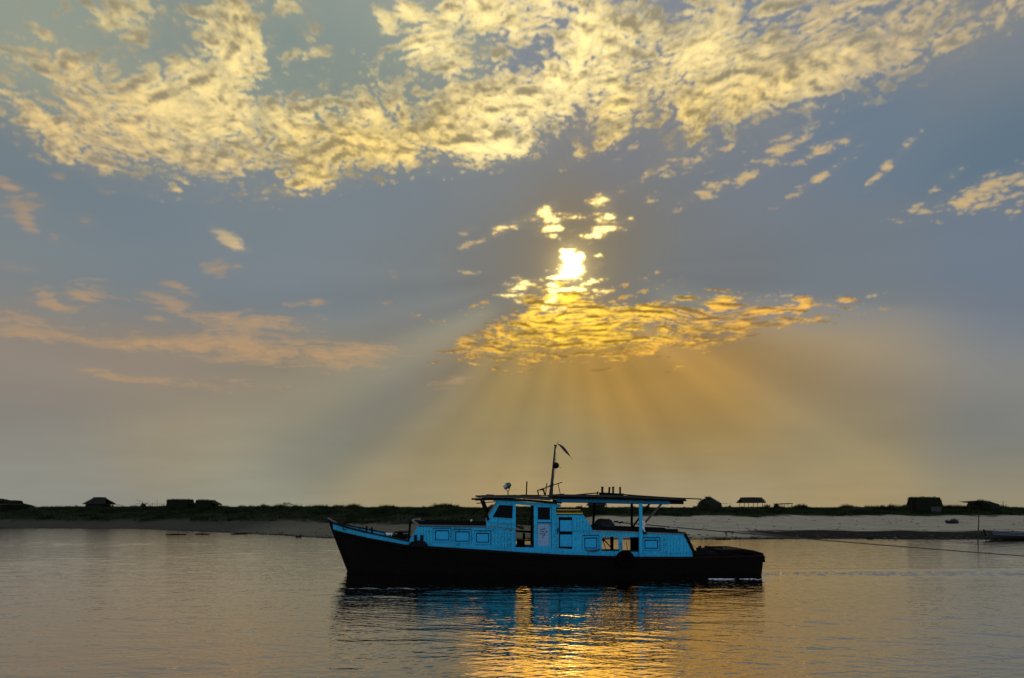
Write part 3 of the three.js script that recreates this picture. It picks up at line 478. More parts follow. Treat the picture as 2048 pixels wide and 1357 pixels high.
for (const side of [1, -1]) {
  const flip = (name, geo, mat, parent = boat) => { const g = join(Array.isArray(geo) ? geo : [geo]); if (side < 0) { g.scale(1, 1, -1); const ix = plain(g), p = ix.attributes.position.array, u = ix.attributes.uv?.array; for (let k = 0; k < p.length; k += 9) for (let h = 0; h < 3; h++) { [p[k + 3 + h], p[k + 6 + h]] = [p[k + 6 + h], p[k + 3 + h]]; } if (u) for (let k = 0; k < u.length; k += 6) for (let h = 0; h < 2; h++) [u[k + 2 + h], u[k + 4 + h]] = [u[k + 4 + h], u[k + 2 + h]]; ix.computeVertexNormals(); return part(name, ix, mat, parent); } return part(name, g, mat, parent); };
  // forward trunk cabin
  flip('fore_cabin_wall', ext([[-3.996, 1.165], [-3.967, 1.379], [-3.647, 1.883], [-0.999, 1.844], [0.145, 1.767], [0.145, 0.874], [-1.532, 0.981]], 1.06, NEAR - 0.002), M.blue);
  const topL = line([[-3.643, 1.884]][0], [[0.145, 1.748]][0]), botL = (x) => sheer(x) + 0.10;
  const clad = [...boards(-3.681, -3.081, botL, (x) => topL(x) - 0.02, NEAR, 0.125, 3), ...boards(-0.794, 0.136, botL, (x) => topL(x) - 0.12, NEAR, 0.125, 4)];
  const cw = flip('cladding', clad, M.blue); cw.userData.kind = 'stuff';
  flip('skirting_board', ext([[-3.914, sheer(-3.9) - 0.02], [-3.914, sheer(-3.9) + 0.08], [0.136, sheer(0.15) + 0.10], [0.136, sheer(0.15) - 0.02]], NEAR, NEAR + 0.02), M.blue);
  flip('moulding', [bar([-3.643, 1.936, NEAR + 0.015], [-0.998, 1.892, NEAR + 0.015], 0.045, 0.05), bar([-0.998, 1.892, NEAR + 0.012], [0.145, 1.791, NEAR + 0.012], 0.03, 0.04)], M.pale);
  flip('coaming', [bar([-3.656, 2.027, 1.05], [-0.972, 1.959, 1.05], 0.15, 0.03)], M.dark);
  flip('roof_edge', tube([[-3.734, 2.124, 0.0], [-3.851, 2.134, 0.75], [-3.870, 2.105, 1.02], [-3.746, 2.018, 1.12], [-3.604, 1.942, 1.16]], 0.04, 20, 6), M.pale);
  if (side > 0) {
    framedPanel('hatch', -3.032, -2.373, 1.293, 1.806, NEAR, boat); framedPanel('hatch', -2.248, -1.589, 1.244, 1.762, NEAR, boat); framedPanel('hatch', -1.443, -0.833, 1.206, 1.704, NEAR, boat);
  }
  // wheelhouse side, with its raked front edge
  flip('wheelhouse_wall', ext([[-0.776, 2.911], [0.145, 2.872], [0.145, 1.747], [-0.999, 1.825], [-0.999, 2.087], [-0.921, 2.329], [-0.592, 2.814]], 1.06, NEAR + 0.02, [[[-0.497, 2.717], [0.035, 2.698], [0.016, 2.197], [-0.756, 2.246]]]), M.blue);
  const wf = flip('window', ext([[-0.528, 2.748], [0.066, 2.729], [0.047, 2.166], [-0.809, 2.217]], NEAR + 0.021, NEAR + 0.034, [[[-0.497, 2.717], [0.035, 2.698], [0.016, 2.197], [-0.756, 2.246]]]), M.blueDeep);
  flip('pane', ext([[-0.500, 2.721], [0.039, 2.701], [0.019, 2.193], [-0.764, 2.242]], 1.085, 1.093), M.glass, wf);
  flip('front_edge', [bar([-0.601, 2.823, NEAR - 0.03], [-0.940, 2.310, NEAR - 0.03], 0.06, 0.16), bar([-0.940, 2.310, NEAR - 0.03], [-1.017, 2.107, NEAR - 0.03], 0.06, 0.16)], M.pale);
  flip('ledge', bar([-0.988, 2.074, NEAR + 0.03], [0.136, 2.000, NEAR + 0.03], 0.025, 0.03), M.blueDeep);
  flip('header', ext([[0.147, 2.872], [1.891, 2.746], [1.891, 2.632], [1.707, 2.622], [0.853, 2.692], [0.147, 2.760]], 1.06, NEAR + 0.018), M.blue);
  // sill below the doorway and the doors
  flip('sill', ext([[0.147, 1.076], [1.862, 1.037], [3.104, 0.962], [3.104, 0.738], [1.862, 0.777], [0.147, 0.855]], 1.06, NEAR + 0.016), M.blue);
}
// doorway side walls, near side: stiles, leaf, posts
part('door_post', [ext([[0.846, 2.725], [0.970, 2.705], [0.970, 1.049], [0.846, 1.057]], 1.06, NEAR + 0.022), ext([[1.544, 2.639], [1.707, 2.628], [1.707, 1.010], [1.544, 1.029]], 1.06, NEAR + 0.020), ext([[1.715, 2.368], [1.823, 2.360], [1.823, 0.991], [1.715, 1.010]], 1.06, NEAR + 0.012)], M.blue, boat);
{
  const d = part('door', [ext([[0.976, 2.686], [1.536, 2.651], [1.536, 1.033], [0.976, 1.049]], 1.07, NEAR + 0.008, [[[1.001, 2.636], [1.474, 2.624], [1.474, 2.143], [1.001, 2.151]], [[0.989, 1.999], [1.447, 1.988], [1.447, 1.138], [0.989, 1.146]]])], M.blue, boat);
  part('pane', ext([[0.997, 2.639], [1.478, 2.628], [1.478, 2.139], [0.997, 2.147]], 1.085, 1.093), M.glass, d);
  part('rail', [box(0.961, 1.523, 2.047, 2.128, NEAR + 0.006, NEAR + 0.04)], M.blueDeep, d);
  part('rail', [box(0.988, 1.523, 2.015, 2.041, NEAR + 0.006, NEAR + 0.02), box(1.529, 1.544, 1.051, 2.668, NEAR - 0.01, NEAR + 0.012)], M.dark, d);
  // the worn lower panel: pale paint with the remains of a painted flower
  const worn = texture(128, (u, v) => {
    const n = fbm(u * 9, v * 18, 4, 0.6), x = (u - 0.5) * 0.46, y = (v - 0.63) * 0.84, a = Math.atan2(y, x), q = Math.hypot(x, y), petal = 0.10 + 0.035 * Math.cos(a * 5 + 0.4) + 0.02 * n, ring = Math.abs(q - petal) < 0.022 || q < 0.025 + 0.01 * n || (Math.abs(x + 0.02) < 0.014 && y < -0.08 && y > -0.25);
    const k = ring && n > -0.35 ? 0.30 : 1, c = smooth(0.25, 0.6, n) * 0.3;
    return [0.58 * k * (1 + 0.2 * n) - c * 0.3, 0.68 * k * (1 + 0.16 * n) - c * 0.3, 0.76 * k * (1 + 0.14 * n) - c * 0.3];
  }, true);
  const g = box(0.980, 1.453, 1.132, 2.008, NEAR - 0.03, NEAR - 0.016), p = part('worn_panel', g, std(RGB(0.80, 0.85, 0.95), 0.7, { map: worn }), d);
  p.userData.label = 'worn pale lower door panel with the remains of a painted flower';
  part('handle', tube([[1.773, 1.806, NEAR + 0.02], [1.773, 1.787, NEAR + 0.06], [1.773, 1.671, NEAR + 0.06], [1.773, 1.651, NEAR + 0.02]], 0.022, 12, 6), M.iron, boat);
}
// wheelhouse front, floor, inside
part('wheelhouse_front', [box(-0.998 - 0.02, -0.998 + 0.03, 1.826, 2.097, -1.06, 1.06), bar([-0.988, 2.097, 0.02], [-0.601, 2.823, 0.02], 0.04, 0.09), bar([-0.649, 2.736, 0.02], [-0.591, 2.843, 0.02], 0.04, 2.12), bar([-0.988, 2.097, 0.02], [-0.930, 2.252, 0.02], 0.04, 2.12)], M.blue, boat);
for (const s of [1, -1]) { const w = part('front_window', bar([-0.920, 2.262, s * 0.55], [-0.649, 2.736, s * 0.55], 0.012, 0.96), M.glass, boat); part('frame', bar([-0.920, 2.262, s * 1.03], [-0.649, 2.736, s * 1.03], 0.045, 0.04), M.blueDeep, w); }
part('cabin_floor', box(-0.9, 3.0, 0.78, 0.83, -1.05, 1.05), M.dark, boat);
part('inner_wall', box(0.809, 0.849, 0.84, 2.78, -0.35, 1.04), M.dark, boat); part('inner_wall', box(-0.98, -0.94, 0.84, 1.95, -1.05, 1.05), M.dark, boat);
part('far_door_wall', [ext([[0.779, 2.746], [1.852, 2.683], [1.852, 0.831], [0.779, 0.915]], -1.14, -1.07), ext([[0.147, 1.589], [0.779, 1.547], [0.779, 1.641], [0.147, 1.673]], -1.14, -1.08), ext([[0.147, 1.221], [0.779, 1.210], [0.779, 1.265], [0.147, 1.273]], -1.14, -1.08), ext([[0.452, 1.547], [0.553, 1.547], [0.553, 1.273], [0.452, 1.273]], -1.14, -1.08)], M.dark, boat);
part('bench', [box(0.205, 0.523, 0.84, 1.30, -0.75, -0.30)], M.dark, boat);
const helm = part('steering_wheel', (() => { const g = new THREE.TorusGeometry(0.23, 0.02, 6, 24), l = [g]; for (let i = 0; i < 3; i++) l.push(pole([-0.27 * Math.cos(i * 1.047), -0.27 * Math.sin(i * 1.047), 0], [0.27 * Math.cos(i * 1.047), 0.27 * Math.sin(i * 1.047), 0], 0.012)); const m = join(l); m.rotateY(Math.PI / 2); m.translate(-0.55, 1.75, 0.1); return m; })(), M.dark, boat);
part('hub', pole([-0.85, 1.75, 0.1], [-0.52, 1.75, 0.1], 0.035), M.iron, helm);
// engine casing with its small door and glossy roof
part('casing_wall', ext([[1.827, 2.360], [2.754, 2.348], [3.104, 1.786], [3.104, 0.965], [2.335, 1.010], [2.335, 2.248], [1.819, 2.248]], 1.06, NEAR + 0.005), M.blue, boat);
{ const t = line([[2.751, 2.329]][0], [[3.100, 1.768]][0]), mid = 2.751, c = part('cladding', boards(2.364, 3.081, () => 1.748, (x) => (x < mid ? 2.310 : t(x)) - 0.03, NEAR + 0.005, 0.125, 8), M.blue, boat); c.userData.kind = 'stuff'; }
part('casing_wall', ext([[1.982, 2.338], [2.988, 2.325], [3.367, 1.715], [3.367, 0.825], [1.852, 0.873], [1.852, 2.346]], -1.12, -1.06), M.blue, boat);
part('moulding', bar([2.344, 1.729, NEAR + 0.02], [3.100, 1.690, NEAR + 0.02], 0.03, 0.03), M.blueDeep, boat);
{
  const d = part('small_door', [box(1.831, 2.332, 0.971, 2.244, 1.06, 1.10)], M.dark, boat);
  for (const [a, b] of [[2.127, 1.697], [1.569, 1.107]]) part('door_panel', box(1.862, 2.320, b, a, 1.09, NEAR - 0.01), M.blueDeep, d);
  part('edge', box(1.813, 1.841, 0.973, 2.252, NEAR - 0.02, NEAR + 0.012), M.dark, d);
}
{ // cambered casing roof
  const list = []; for (let i = 0; i < 6; i++) { const z0 = -1.2 + i * 0.4, z1 = z0 + 0.4, h = (z) => 0.128 * (1 - (z / 1.2) ** 2); list.push(bar([2.223, 2.395 + h(z0), z0], [2.223, 2.395 + h(z1), z1 + 0.002], 1.04, 0.03)); }
  part('casing_roof', list, M.roofPaint, boat);
  part('roof_edge', box(1.711, 2.765, 2.349, 2.384, 1.17, 1.20), M.dark, boat);
  part('casing_end', bar([2.756, 2.348, 0], [3.106, 1.785, 0], 0.04, 2.1), M.blue, boat);
}
// after cabin
{
  const o1 = [[3.488, 1.491], [4.135, 1.483], [4.135, 0.979], [3.488, 0.998]], o2 = [[4.283, 1.479], [4.927, 1.468], [4.927, 0.952], [4.283, 0.967]];
  part('after_cabin_wall', ext([[3.109, 1.708], [6.692, 1.573], [7.061, 0.777], [7.061, 0.692], [3.109, 0.738]], 1.06, NEAR, [o1, o2]), M.blue, boat);
  const top = line([[5.735, 1.458]][0], [[6.684, 1.419]][0]), edge = line([[6.723, 1.477]][0], [[7.014, 0.818]][0]), kx = 6.713, c = part('cladding', boards(5.754, 6.994, (x) => sheer(x) + 0.12, (x) => x < kx ? top(x) : edge(x), NEAR, 0.125, 12), M.blue, boat); c.userData.kind = 'stuff';
  part('skirting_board', ext([[3.100, 0.818], [7.033, 0.838], [7.062, 0.712], [3.100, 0.741]], NEAR, NEAR + 0.018), M.blue, boat);
  part('moulding', [bar([3.110, 1.737, NEAR + 0.01], [6.684, 1.597, NEAR + 0.01], 0.035, 0.05)], M.pale, boat);
  part('window_sill', [box(3.468, 4.146, 0.946, 0.996, 1.0, NEAR + 0.02)], M.dark, boat); part('window_sill', [box(4.263, 4.931, 0.915, 0.965, 1.0, NEAR + 0.02)], M.dark, boat);
  framedPanel('hatch', 2.743, 3.352, 0.983, 1.523, NEAR + 0.018, boat); framedPanel('hatch', 5.076, 5.706, 0.967, 1.438, NEAR, boat);
  
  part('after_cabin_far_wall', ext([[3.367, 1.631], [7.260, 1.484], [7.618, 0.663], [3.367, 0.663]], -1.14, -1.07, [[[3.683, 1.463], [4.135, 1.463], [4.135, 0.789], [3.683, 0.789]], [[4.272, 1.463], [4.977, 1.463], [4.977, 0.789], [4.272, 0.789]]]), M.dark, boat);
  part('end_board', bar([6.704, 1.589, NEAR - 0.02], [7.111, 0.750, NEAR - 0.02], 0.12, 0.10), M.dark, boat);
  part('after_cabin_end', bar([6.639, 1.591, 0], [7.027, 0.776, 0], 0.04, 2.15), M.dark, boat);
  part('after_cabin_roof', [bar([3.235, 1.781 - 0.04, 0], [6.733, 1.670 - 0.04, 0], 0.05, 2.3)], M.dark, boat);
  for (const s of [1, -1]) part('coaming', bar([3.121, 1.823, s * 1.08], [6.447, 1.706, s * 1.08], 0.14, 0.03), M.dark, boat);
  part('roof_rail', [tube([[6.138, 1.743, 1.0], [6.177, 1.841, 1.0], [6.274, 1.868, 1.0], [6.430, 1.794, 1.0], [6.450, 1.665, 1.0]], 0.022, 16, 6)], M.steel, boat);
  part('lever', [pole([3.660, 1.360, 0.3], [4.040, 0.920, 0.3], 0.022, 0.022), pole([3.640, 1.320, 0.3], [3.760, 0.900, 0.35], 0.014), (() => { const g = new THREE.SphereGeometry(0.06, 10, 8); g.translate(3.660, 1.320, 0.3); return g; })()], M.iron, boat);
  part('fore_cabin_roof', [bar([-3.923 + 0.1, 2.034, 0], [-1.011 - 0.3, 1.953, 0], 0.05, 2.0)], M.dark, boat);
  part('fore_cabin_end', bar([-3.975 + 0.02, 1.178, 0], [-3.644 + 0.02, 1.899, 0], 0.05, 2.1), M.blue, boat);
}
// wheelhouse roof: edge beams, cross beams, loose-laid boards above
{
  const edge = (z) => [[-1.560, 2.944, z], [-0.655, 2.963, z], [0.694, 2.901, z], [1.907, 2.793, z]];
  for (const s of [1, -1]) { const e = edge(s * 1.3), l = []; for (let i = 0; i < 3; i++) l.push(bar(e[i], [e[i + 1][0] + 0.01, e[i + 1][1], e[i + 1][2]], 0.065, 0.07)); part('roof_beam', l, M.dark, boat); }
  const e = edge(0), at = (x) => table(e.map((p) => [p[0], p[1]]), x), r = rng(31);
  for (let i = 0; i < 6; i++) { const x = lerp(e[0][0] + 0.03, e[3][0] - 0.1, i / 5); part('cross_beam', bar([x, at(x) + 0.015, -1.33], [x, at(x) + 0.015, 1.33], 0.06, 0.05), M.dark, boat); }
  for (let i = 0; i < 13; i++) {
    const z = -1.26 + i * 0.21, camber = 0.135 * (1 - (z / 1.5) ** 2), x0 = e[0][0] + 0.10 + r() * 0.30, x1 = e[3][0] - r() * 0.35, xm = lerp(x0, x1, 0.42 + 0.2 * r());
    part('roof_board', [bar([x0, at(x0) + 0.05 + camber * 0.75, z], [xm, at(xm) + 0.06 + camber, z + 0.01], 0.04, 0.19), bar([xm + 0.01, at(xm) + 0.066 + camber, z], [x1, at(x1) + 0.085 + camber * 0.9, z], 0.04, 0.19)], i % 3 ? M.board : M.grey, boat);
  }
  part('forward_strut', bar([-1.201, 2.920, NEAR + 0.04], [-0.901, 2.136, NEAR + 0.05], 0.085, 0.05), M.dark, boat);
  part('forward_strut', bar([-1.201, 2.920, -NEAR - 0.04], [-0.901, 2.136, -NEAR - 0.05], 0.085, 0.05), M.dark, boat);
  part('forward_bar', pole([-1.376, 2.783, NEAR], [-0.659, 2.841, NEAR], 0.018), M.dark, boat);
}
// after canopy: fascia, boards, posts and struts
{
  const tops = (z) => [[1.718, 2.900, z], [3.397, 2.871, z], [5.134, 2.828, z], [6.611, 2.809, z]];
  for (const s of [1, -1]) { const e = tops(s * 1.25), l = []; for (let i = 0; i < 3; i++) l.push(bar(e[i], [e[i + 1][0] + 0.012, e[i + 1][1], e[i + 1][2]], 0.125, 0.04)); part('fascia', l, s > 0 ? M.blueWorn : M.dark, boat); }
  for (const s of [1, -1]) { const e = tops(s * 1.30), l = []; for (let i = 0; i < 3; i++) l.push(bar([e[i][0] - (i ? 0 : 0.1), e[i][1] + 0.115 - i * 0.012, s * 1.32], [e[i + 1][0] + (i === 2 ? 0.1 : 0.012), e[i + 1][1] + 0.103 - i * 0.012, s * 1.32], 0.085 - 0.012 * i, 0.05)); part('edge_board', l, M.dark, boat); }
  part('fascia_end', bar([6.099, 2.815, 1.276], [6.617, 2.807, 1.276], 0.13, 0.012), M.dark, boat);
  const e = tops(0), at = (x) => table(e.map((p) => [p[0], p[1]]), x), r = rng(57);
  for (let i = 0; i < 7; i++) { const x = lerp(e[0][0] + 0.05, e[3][0] - 0.06, i / 6); part('cross_beam', bar([x, at(x) + 0.095, -1.3], [x, at(x) + 0.095, 1.3], 0.06, 0.06), M.dark, boat); }
  for (let i = 0; i < 13; i++) {
    const z = -1.32 + i * 0.22, camber = 0.075 * (1 - (z / 1.6) ** 2), x0 = e[0][0] - 0.3 + r() * 0.25, x1 = e[3][0] - 0.55 + r() * 0.9, xm = lerp(x0, x1, 0.4 + 0.2 * r());
    part('roof_board', [bar([x0, at(e[0][0]) + 0.155 + camber, z], [xm, at(xm) + 0.165 + camber, z], 0.05, 0.205), bar([xm + 0.01, at(xm) + 0.172 + camber, z], [x1, at(Math.min(x1, e[3][0])) + 0.125 + camber * 0.6 - 0.02, z], 0.045, 0.205)], i % 4 === 1 ? M.grey : M.board, boat);
  }
  for (const [p, q, w, m] of [
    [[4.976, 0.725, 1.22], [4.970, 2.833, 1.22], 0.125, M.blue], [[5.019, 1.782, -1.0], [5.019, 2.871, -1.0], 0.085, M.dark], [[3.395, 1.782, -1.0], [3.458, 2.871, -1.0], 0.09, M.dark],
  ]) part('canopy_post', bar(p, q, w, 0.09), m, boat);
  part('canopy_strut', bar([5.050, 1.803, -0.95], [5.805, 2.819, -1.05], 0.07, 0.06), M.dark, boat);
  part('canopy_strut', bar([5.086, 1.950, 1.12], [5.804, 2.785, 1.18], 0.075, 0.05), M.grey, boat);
  part('post_foot', box(5.037, 5.212, 1.593, 1.748, 1.0, 1.2), M.dark, boat);
  const stack = part('exhaust_box', [box(3.559, 3.983, 3.085, 3.206, -0.3, 0.3), box(4.014, 4.469, 3.065, 3.186, -0.3, 0.3), box(3.500, 3.620, 3.110, 3.200, 0.27, 0.33)], M.iron, boat);
  for (const [x, top, w, lean, bot] of [[3.652, 3.465, 0.046, 0, 3.186], [3.923, 3.449, 0.038, 0.02, 3.186], [4.089, 3.465, 0.040, 0, 3.166], [4.372, 3.449, 0.038, 0, 3.166], [3.442, 3.267, 0.024, 0.01, 3.045]]) {
    const g = [pole([x, bot, 0], [x + lean, top - 0.02, 0], w), pole([x + lean, top - 0.05, 0], [x + lean, top, 0], w * 1.12, w * 1.12, 12)]; part('exhaust_pipe', g, M.iron, boat);
  }
}
// mast and the frame at its foot
{
  const foot = [1.557, 3.065 - 0.12, 0], top = [1.751, 5.158, 0], at = (t, dx = 0, dz = 0) => [lerp(foot[0], top[0], t) + dx, lerp(foot[1], top[1], t), dz];
  const m = part('mast', [pole(at(0), at(0.32), 0.095, 0.058, 10), pole(at(0.32), at(0.98), 0.058, 0.03, 10), pole(at(0.975), at(1), 0.05, 0.05, 10)], M.mast, boat);
  part('antenna', [pole(at(0.93, 0.03), [1.872, 5.319, 0], 0.008)], M.iron, m);
  part('halyard', [tube([at(0.97, 0.03), at(0.72, 0.0, 0.03), at(0.55, 0.08, 0.04), at(0.3, 0.03, 0.05)], 0.007, 20, 4), tube([at(0.9, 0.02), at(0.75, 0.07), at(0.55, 0.05)], 0.006, 12, 4)], M.rope, m);
  const Z = 0.35;
  part('mast_frame', [bar([1.010, 3.300, Z], [2.010, 3.632, Z], 0.035), bar([1.160, 3.310, Z], [1.680, 3.580, Z], 0.03), bar([1.020, 3.320, Z], [1.060, 3.100, Z], 0.05), bar([1.250, 3.340, Z], [1.320, 3.100, Z], 0.06), bar([1.390, 3.600, Z], [1.340, 3.100, Z], 0.035), bar([1.840, 3.570, Z], [1.930, 3.140, Z], 0.028), bar([1.020, 3.312, Z], [1.320, 3.316, Z], 0.025), bar([1.620, 3.120, Z], [2.080, 3.150, Z], 0.05, 0.2)], M.dark, boat);
  part('roof_stick', pole([0.568, 3.057, 0.5], [0.592, 3.658, 0.5], 0.026), M.dark, boat);
  // searchlight
  const base = part('lamp_stand', [box(-0.428, -0.040, 3.028, 3.110, 0.2, 0.6), pole([-0.159, 3.098, 0.4], [-0.159, 3.298, 0.4], 0.02), tube([[-0.249, 3.387, 0.4], [-0.189, 3.286, 0.4], [-0.130, 3.290, 0.4], [-0.080, 3.407, 0.4]], 0.014, 12, 5)], M.dark, boat);
  const prof = [[0.001, 0.16], [0.055, 0.16], [0.085, 0.13], [0.125, 0.03], [0.125, -0.01]].map(([a, b]) => new THREE.Vector2(a, b)), front = [[0.125, -0.01], [0.10, -0.05], [0.085, -0.14], [0.080, -0.16], [0.001, -0.158]].map(([a, b]) => new THREE.Vector2(a, b));
  const place = (g) => { g.rotateZ(-1.02); g.translate(-0.187, 3.481, 0.4); return g; };
  const can = part('searchlight', place(new THREE.LatheGeometry(prof.reverse(), 20)), M.green, boat); part('lamp_front', place(new THREE.LatheGeometry(front.reverse(), 20)), M.steel, can); can.userData.label = 'searchlight with a green back and grey front';
}
// foredeck gear and stern
{
  for (const x of [-3.735, -3.484]) part('bollard', [pole([x, 1.281, 1.2], [x, 1.533, 1.2], 0.052, 0.052, 10), pole([x, 1.521, 1.2], [x, 1.552, 1.2], 0.066, 0.066, 10)], M.iron, boat);
  part('bollard_base', [ext([[-3.984, 1.189], [-3.868, 1.305], [-3.597, 1.353], [-3.365, 1.305], [-3.249, 1.170], [-3.365, 1.092], [-3.906, 1.112]], 1.1, 1.36, [], 0.015)], M.iron, boat);
  part('fore_post', bar([-4.022, 1.237, 1.06], [-3.959, 2.094, 1.04], 0.075, 0.07), M.dark, boat);
  part('thwart', [box(-4.666, -4.160, 1.612, 1.668, -0.6, 0.6), box(-4.550, -4.490, 1.400, 1.612, -0.5, 0.5), box(-4.747, -4.193, 1.374, 1.532, -0.5, 0.7)], M.dark, boat);
  for (const x of [-5.824, -5.620]) part('bitt', [pole([x, sheer(x) + 0.05, 0.25], [x, rail(x) + 0.19, 0.25], 0.038), pole([x, rail(x) + 0.185, 0.25], [x, rail(x) + 0.21, 0.25], 0.05)], M.iron, boat);
  for (const x of [-5.004, -4.816, -5.500]) part('cleat', ext([[x - 0.06, rail(x) - 0.02], [x + 0.05, rail(x) - 0.02], [x + 0.03, rail(x) + 0.11], [x - 0.01, rail(x) + 0.05]], 0.74, 0.80), M.iron, boat);
  part('stern_cover', ext([[8.075, 0.7], [8.075, 0.970], [8.308, 0.989], [9.001, 1.009], [9.395, 0.951], [9.735, 0.857], [9.793, 0.659], [9.793, 0.7]], -1.14, 1.14, [], 0.03), M.hull, boat);
  part('transom_fender', [ext([[9.62, 0.715], [9.72, 0.706], [9.83, 0.589], [9.84, 0.493], [9.62, 0.493]], -1.1, 1.1, [], 0.02)], M.rubber, boat);
  part('stern_ledge', box(7.000, 8.045, 0.68, 0.822, -1.15, 1.2), M.hull, boat);
}
// ---------------------------------------------------------------- things on, in and at the boat
const onBoat = (x, y, z) => [BOAT[0] + x, BOAT[1] + y, BOAT[2] + z];
{ // engine on the stern deck
  const y0 = 0.787, t = thing('deck_engine', 'dark pipe-framed engine on the low stern deck behind the blue cabin', 'engine', onBoat(7.725, y0, 0.7));
  part('block', [box(-0.374, -0.079, 0, 0.236, -0.35, 0.25), box(-0.532, -0.315, 0, 0.118, -0.3, 0.3), box(-0.079, 0.552, 0, 0.089, -0.3, 0.25)], M.iron, t);
  part('filler_cap', pole([-0.327, 0.217, 0], [-0.327, 0.323, 0], 0.055, 0.055, 10), M.iron, t); part('filler_cap', pole([-0.075, 0.236, 0], [-0.075, 0.331, 0], 0.04, 0.04, 10), M.iron, t);
  part('manifold', [tube([[-0.138, 0.256, 0], [-0.039, 0.276, 0], [0.197, 0.268, 0], [0.493, 0.256, 0], [0.562, 0.207, 0], [0.591, 0.079, 0]], 0.036, 24, 8), tube([[-0.079, 0.148, 0], [0.158, 0.142, 0], [0.434, 0.154, 0], [0.591, 0.108, 0]], 0.022, 16, 6), pole([0.227, 0.276, 0], [0.236, 0.079, 0], 0.03), pole([0.365, 0.187, 0], [0.365, 0.079, 0], 0.05), pole([0.059, 0.276, 0], [0.069, 0.079, 0], 0.022)], M.iron, t);
  part('stay_wire', pole([-0.631, 0.374, 0], [-0.414, 0.197, 0], 0.006), M.iron, t);
}
{ // old tyre hung on the side
  const t = thing('tyre_fender', 'old black tyre hung as a fender on the hull below the open cabin windows', 'tyre', onBoat(4.307, 0.638, 1.58));
  const g = new THREE.TorusGeometry(0.245, 0.125, 12, 28); g.scale(1, 0.95, 0.9); part('tyre', g, M.rubber, t);
  part('lashing', [pole([-0.1, 0.3, 0.02], [-0.12, 0.62, -0.40], 0.014), pole([0.1, 0.3, 0.02], [0.12, 0.62, -0.40], 0.014)], M.rope, t);
}
{ // covered heap under the canopy
  const g = new THREE.IcosahedronGeometry(1, 5), p = g.attributes.position;
  for (let i = 0; i < p.count; i++) { const v = V(p.getX(i), p.getY(i), p.getZ(i)), n = 0.12 * noise(v.x * 2 + 4, v.z * 2 + v.y) + 0.06 * noise(v.x * 5, v.y * 5 + v.z * 3); v.multiplyScalar(1 + n); v.y = Math.max(v.y, -0.15); const s = Math.sign(v.x) * Math.pow(Math.abs(v.x), 0.75); p.setXYZ(i, s * 0.41, v.y * 0.28 + 0.02 - 0.10 * s * 0.2, v.z * 0.5); }
  g.computeVertexNormals(); const m = part('covered_heap', g, M.canvas); m.position.set(...onBoat(3.741, 1.831 + 0.03, 0)); tag(m, 'black sheet-covered heap on the after cabin roof under the canopy', 'covered heap');
}
{ const m = part('spare_pipe', [tube([[-0.17, 0.02, 0], [-0.13, 0.06, 0], [-0.02, 0.05, 0], [0.04, 0.02, 0], [0.13, 0.045, 0], [0.2, 0.05, 0.02]], 0.024, 24, 6), pole([0.08, -0.02, 0], [0.08, 0.05, 0], 0.035)], M.iron); m.position.set(...onBoat(4.287, 1.993, 0)); tag(m, 'bent iron pipe sticking out of the black covered heap', 'pipe'); }
{ // cloth tied to the blue post
  const pos = [], n = 10; for (let i = 0; i <= n; i++) { const t = i / n, w = 0.045 + 0.02 * Math.sin(t * 5), x = 0.05 * t + 0.02 * Math.sin(t * 7), z = 0.02 * Math.sin(t * 9); pos.push([x - w, -0.42 * t, z], [x, -0.42 * t - 0.01, z + 0.03], [x + w, -0.42 * t * (0.96 + 0.04 * Math.sin(i)), z]); }
  const ix = []; for (let i = 0; i < n; i++) for (let k = 0; k < 2; k++) { const a = i * 3 + k; ix.push(a, a + 3, a + 1, a + 1, a + 3, a + 4); }
  const g = new THREE.BufferGeometry(); g.setAttribute('position', new THREE.Float32BufferAttribute(pos.flat(), 3)); g.setIndex(ix); g.computeVertexNormals();
  const m = part('hanging_cloth', g, M.cloth); m.position.set(...onBoat(5.051, 2.099, 1.31)); tag(m, 'pale cloth rag tied to the blue canopy post', 'cloth');
}
{ // flag and signal ball on the mast
  const n = 12, pos = [], ix = [], r = rng(4); for (let i = 0; i <= n; i++) { const t = i / n, w = (0.02 + 0.085 * Math.sin(Math.PI * Math.min(1, t * 1.15 + 0.05))) * (t > 0.75 ? 0.55 + 0.3 * r() : 1), x = 0.58 * Math.pow(t, 0.92), y = -0.05 - 0.62 * Math.pow(t, 1.12), nx = 0.73, ny = 0.68, z = 0.03 * Math.sin(t * 8); pos.push([x - nx * w * 0.5, y - ny * w * 0.5, z], [x + nx * w * 0.1, y + ny * w * 0.1, z + 0.03], [x + nx * w * 0.6, y + ny * w * 0.6, z - 0.01]); }
  for (let i = 0; i < n; i++) for (let k = 0; k < 2; k++) { const a = i * 3 + k; ix.push(a, a + 3, a + 1, a + 1, a + 3, a + 4); }
  const g = new THREE.BufferGeometry(); g.setAttribute('position', new THREE.Float32BufferAttribute(pos.flat(), 3)); g.setIndex(ix); g.computeVertexNormals();
  const m = part('flag', g, M.flag); m.position.set(...onBoat(1.864, 5.239, 0)); tag(m, 'narrow dark tattered flag drooping from the mast top', 'flag');
  const b = thing('signal_ball', 'dark round ball hanging halfway up the mast', 'ball', onBoat(1.779, 4.319, 0.03)); const s = new THREE.SphereGeometry(0.125, 16, 12); part('ball', s, M.iron, b); part('cord', pole([0.0, 0.1, 0], [-0.04, 0.3, 0], 0.006), M.rope, b); part('cord', pole([0.08, -0.03, 0], [0.22, -0.11, 0], 0.008), M.rope, b);
}
{ const s = new THREE.SphereGeometry(0.045, 12, 10), m = part('float_ball', s, M.white); m.position.set(...onBoat(-1.606, 2.106, 0.6)); tag(m, 'small white float on the forward cabin roof', 'float'); }
